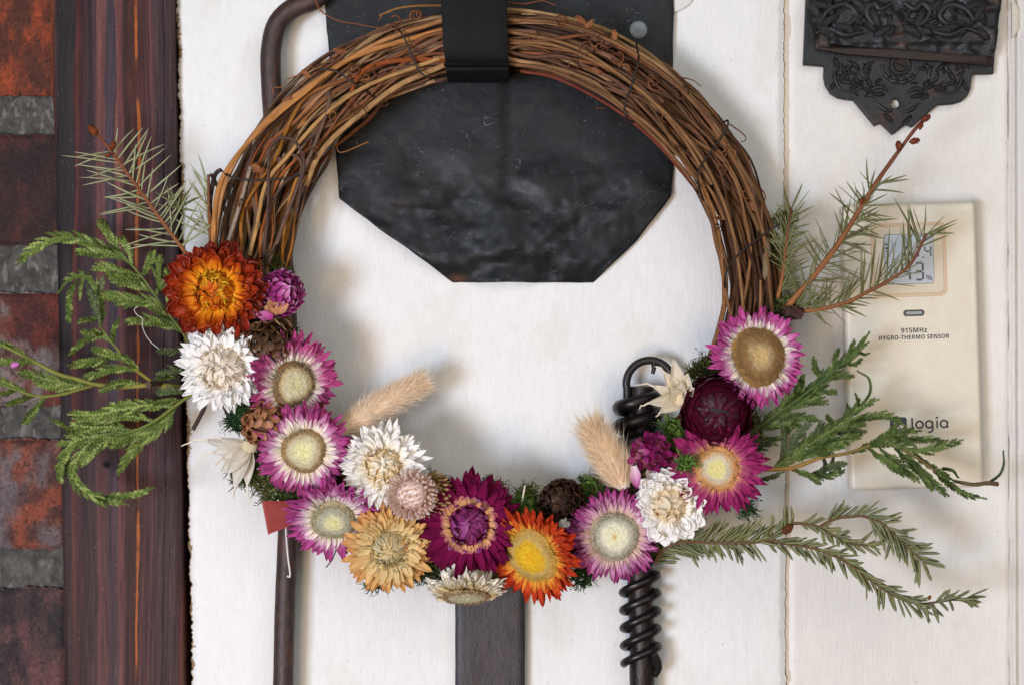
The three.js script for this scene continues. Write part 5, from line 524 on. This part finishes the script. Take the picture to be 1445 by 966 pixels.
  make('right cedar sprig with upright dark green frond below the pink flower', [1060, 612], [0.03, 0.042], Kr, 1040, 440, [[[[60, 590], [180, 505], [300, 420], [420, 330], [500, 265]], 2, 1.2, '#55682e', '#4a6230']], [
    [[[90, 570], [200, 490], [310, 412], [420, 330], [530, 235], [600, 170], [640, 108]], 17, { pal: RG, ang: 0.5 }], [[[420, 330], [385, 280], [374, 222]], 10, { pal: RG }], [[[310, 415], [312, 360], [318, 312]], 12, { pal: RG }], [[[470, 288], [478, 230], [490, 184]], 10, { pal: RG }], [[[430, 328], [490, 312], [560, 315]], 11, { pal: RG }], [[[525, 240], [565, 255], [607, 232]], 8, { pal: RG }], [[[585, 190], [615, 205], [642, 202]], 6, { pal: RG }], [[[535, 230], [555, 180], [570, 140]], 7, { pal: RG }], [[[330, 425], [400, 385], [476, 390]], 13, { pal: RG }], [[[180, 520], [280, 510], [385, 520]], 15, { pal: RG }], [[[100, 595], [180, 622], [230, 590], [265, 540]], 14, { pal: RG }], [[[230, 470], [330, 440], [432, 432]], 15, { pal: RG }], [[[120, 570], [210, 550], [300, 545]], 14, { pal: RG }], [[[270, 440], [290, 380], [300, 350]], 11, { pal: RG }], [[[200, 490], [240, 430], [270, 400]], 10, { pal: RG }], [[[60, 600], [110, 640], [170, 640]], 10, { pal: RD }]], 4);
  make('large right cedar sprig on an orange stem crossing the sensor', [1075, 662], [0.031, 0.044], Kr, 1040, 440, [[[[90, 762], [160, 765], [270, 757], [350, 730], [420, 705], [520, 690], [600, 665], [650, 645]], 3.2, 1.8, '#a87a34', '#7a6a34'], [[[650, 645], [760, 650], [850, 690], [910, 730], [970, 775]], 1.8, 1.5, '#5f6a30', '#7a5a34'], [[[1060, 822], [1150, 838], [1220, 832], [1270, 836]], 2.2, 3.2, '#5f5a34', '#6a4a30']], [
    [[[190, 750], [240, 680], [300, 600], [352, 540]], 13, { pal: RD }], [[[220, 690], [228, 630], [224, 565]], 8, { pal: RD }], [[[180, 760], [300, 680], [420, 600], [520, 535], [600, 462], [682, 428]], 20, { pal: RG, ang: 0.5 }], [[[590, 470], [640, 410], [652, 365], [640, 320], [594, 290]], 0, { pal: RG, w: 3 }], [[[560, 510], [545, 480], [538, 452]], 6, { pal: RG }], [[[595, 465], [590, 430], [578, 400]], 6, { pal: RG }], [[[520, 550], [610, 520], [700, 502], [760, 515], [818, 552]], 11, { pal: RG }], [[[440, 590], [468, 550], [438, 508]], 9, { pal: RG }], [[[350, 645], [390, 590], [412, 535]], 10, { pal: RD }], [[[480, 590], [560, 585], [625, 580]], 12, { pal: RD }], [[[380, 640], [480, 630], [600, 600]], 17, { pal: RG }], [[[300, 690], [400, 670], [520, 640]], 16, { pal: RG }], [[[260, 715], [360, 690], [450, 680]], 13, { pal: RG }], [[[450, 570], [540, 560], [620, 545]], 12, { pal: RG }],
    [[[560, 685], [640, 650], [740, 600], [820, 580], [886, 578]], 11, { pal: RG }], [[[690, 625], [750, 575], [790, 528]], 7, { pal: RG }], [[[740, 605], [850, 618], [930, 620], [1012, 625]], 10, { pal: RG }], [[[790, 610], [840, 630], [872, 655]], 6, { pal: RG }], [[[640, 655], [760, 640], [880, 678], [980, 655], [1090, 624]], 13, { pal: RG }], [[[640, 660], [710, 715], [780, 765], [832, 800]], 11, { pal: RG }], [[[700, 668], [790, 735], [882, 822]], 11, { pal: RG }], [[[770, 660], [850, 735], [930, 805], [1025, 888]], 13, { pal: RG }], [[[830, 690], [890, 770], [945, 862]], 11, { pal: RG }], [[[860, 695], [960, 760], [1060, 822]], 8, { pal: RG }], [[[1220, 835], [1280, 790], [1300, 740], [1298, 684]], 0, { pal: RD, w: 3 }], [[[960, 772], [1040, 840], [1120, 888], [1205, 906]], 8, { pal: RG, w: 3.8 }], [[[1000, 760], [1050, 770], [1074, 800]], 5, { pal: RG }],
    [[[270, 765], [340, 790], [402, 832]], 11, { pal: RG }], [[[320, 780], [420, 800], [515, 770]], 12, { pal: RG }], [[[370, 785], [440, 760], [522, 735]], 12, { pal: RD }], [[[110, 815], [170, 802], [225, 778]], 8, { pal: RD }], [[[420, 705], [430, 740], [420, 780]], 10, { pal: RD }], [[[470, 700], [470, 740], [500, 760]], 10, { pal: RD }]], 5);
}
// ---------------------------------------------------------------- small loose pieces
{
  const tri = thing('red_triangle', 'folded rusty red triangular piece below the left flowers', 'ornament', P(395, 726, 0.036)), b = tri.position, g = new Geo(), C = lin('#8c2f26'), C2 = lin('#b0524a'), pt = (x, y, z, c) => { const p = P(x, y, z); return g.v(p.x - b.x, p.y - b.y, p.z - b.z, c); };
  const n = 14, rows = []; for (let i = 0; i <= n; i++) { const t = i / n, row = []; for (let k = 0; k <= n; k++) { const s = k / n, x = lerp(lerp(369, 378, s), 446, t), y = lerp(lerp(706, 754, s), lerp(707, 726, s), t); const z = 0.037 + 0.004 * t + 0.0012 * Math.sin(s * 3.1) + 0.0012 * (fbm(x / 12, y / 12, 5) - 0.5); row.push(pt(x, y, z, mul3(mix3(C, C2, i === 0 || k === n ? 0.5 : 0), 0.8 + 0.4 * fbm(x / 5, y / 3, 6, 3)))); } rows.push(row); }
  for (let i = 0; i < n; i++) for (let k = 0; k < n; k++) g.q(rows[i][k], rows[i][k + 1], rows[i + 1][k + 1], rows[i + 1][k]);
  mesh('front_face', g.build(), phy({ vertexColors: true, roughness: 0.75, side: 2 }), tri);
  const h = new Geo(), hp = (x, y, z) => { const p = P(x, y, z); return h.v(p.x - b.x, p.y - b.y, p.z - b.z, C); }; const a0 = hp(369, 706, 0.0365), a1 = hp(378, 754, 0.0365), a2 = hp(374, 731, 0.029), a3 = hp(446, 716, 0.036); h.f(a0, a2, a1); h.f(a0, a3, a2); h.f(a2, a3, a1); mesh('fold', h.build(), phy({ vertexColors: true, roughness: 0.8, side: 2 }), tri);
  const glue = phy({ color: '#d8d4cc', roughness: 0.35 });
  const gt = (label, p, r, z) => { const o = tag(mesh(numbered('glue_thread'), tube(p.map(([x, y]) => P(x, y, z).sub(P(...p[0], z))), r * S, { seg: 40, rs: 6 }), glue), label, 'thread'); o.position.copy(P(...p[0], z)); };
  gt('white thread of glue hanging over the brown rod below the red triangle', [[403, 742], [404, 760], [406, 785], [409, 808], [408, 814], [405, 812]], 1.4, 0.032);
  gt('fine clear glue thread looped over the upper cedar sprig', [[224, 492], [212, 482], [204, 470], [200, 458], [201, 450], [193, 444], [189, 437], [194, 432]], 0.45, 0.042);
  const cu = tag(mesh('dark_curl', tube([[475, 764], [474, 775], [471, 783], [468, 790], [460, 800]].map(([x, y]) => P(x, y, 0.034).sub(P(475, 764, 0.034))), 0.9 * S, { seg: 24, rs: 5 }), std({ color: '#3f4a3a', roughness: 0.8 })), 'thin dark curled stalk hanging below the drooping pink flower', 'stalk'); cu.position.copy(P(475, 764, 0.034));
  const st = tag(mesh('grass_stalk', tube([[736, 712], [738, 700], [741, 684]].map(([x, y]) => P(x, y, 0.036).sub(P(736, 712, 0.036))), (t) => S * lerp(0.7, 1.6, Math.sin(t * 2.6)), { seg: 14, rs: 6 }), std({ color: '#d9cdb0', roughness: 0.8 })), 'tiny pale grass stalk standing between magenta and orange flowers', 'stalk'); st.position.copy(P(736, 712, 0.036));
  const pk = tag(mesh('petal_scrap', petalGeo(14, 5, { st: stops([[0, '#d48ac0'], [1, '#c060a8']]), bend: 0.6, cup: 0.8 }, 77), petalMat), 'tiny pink petal scrap caught on the far left cedar frond', 'petal'); pk.position.copy(P(15, 516, 0.045)); pk.rotation.z = 0.3;
  const wb2 = new THREE.IcosahedronGeometry(7 * S, 2); { const p = wb2.attributes.position; for (let i = 0; i < p.count; i++) { const k = 0.6 + 0.7 * hash(Math.round(p.getX(i) * 6e4), Math.round(p.getY(i) * 6e4), 8); p.setXYZ(i, p.getX(i) * k, p.getY(i) * k, p.getZ(i) * k); } wb2.computeVertexNormals(); } const gb = tag(mesh('glue_blob', wb2, glue), 'small white glue blob under the dark brown cone', 'glue'); gb.position.copy(P(796, 738, 0.046));
}

renderer.render(scene, camera);
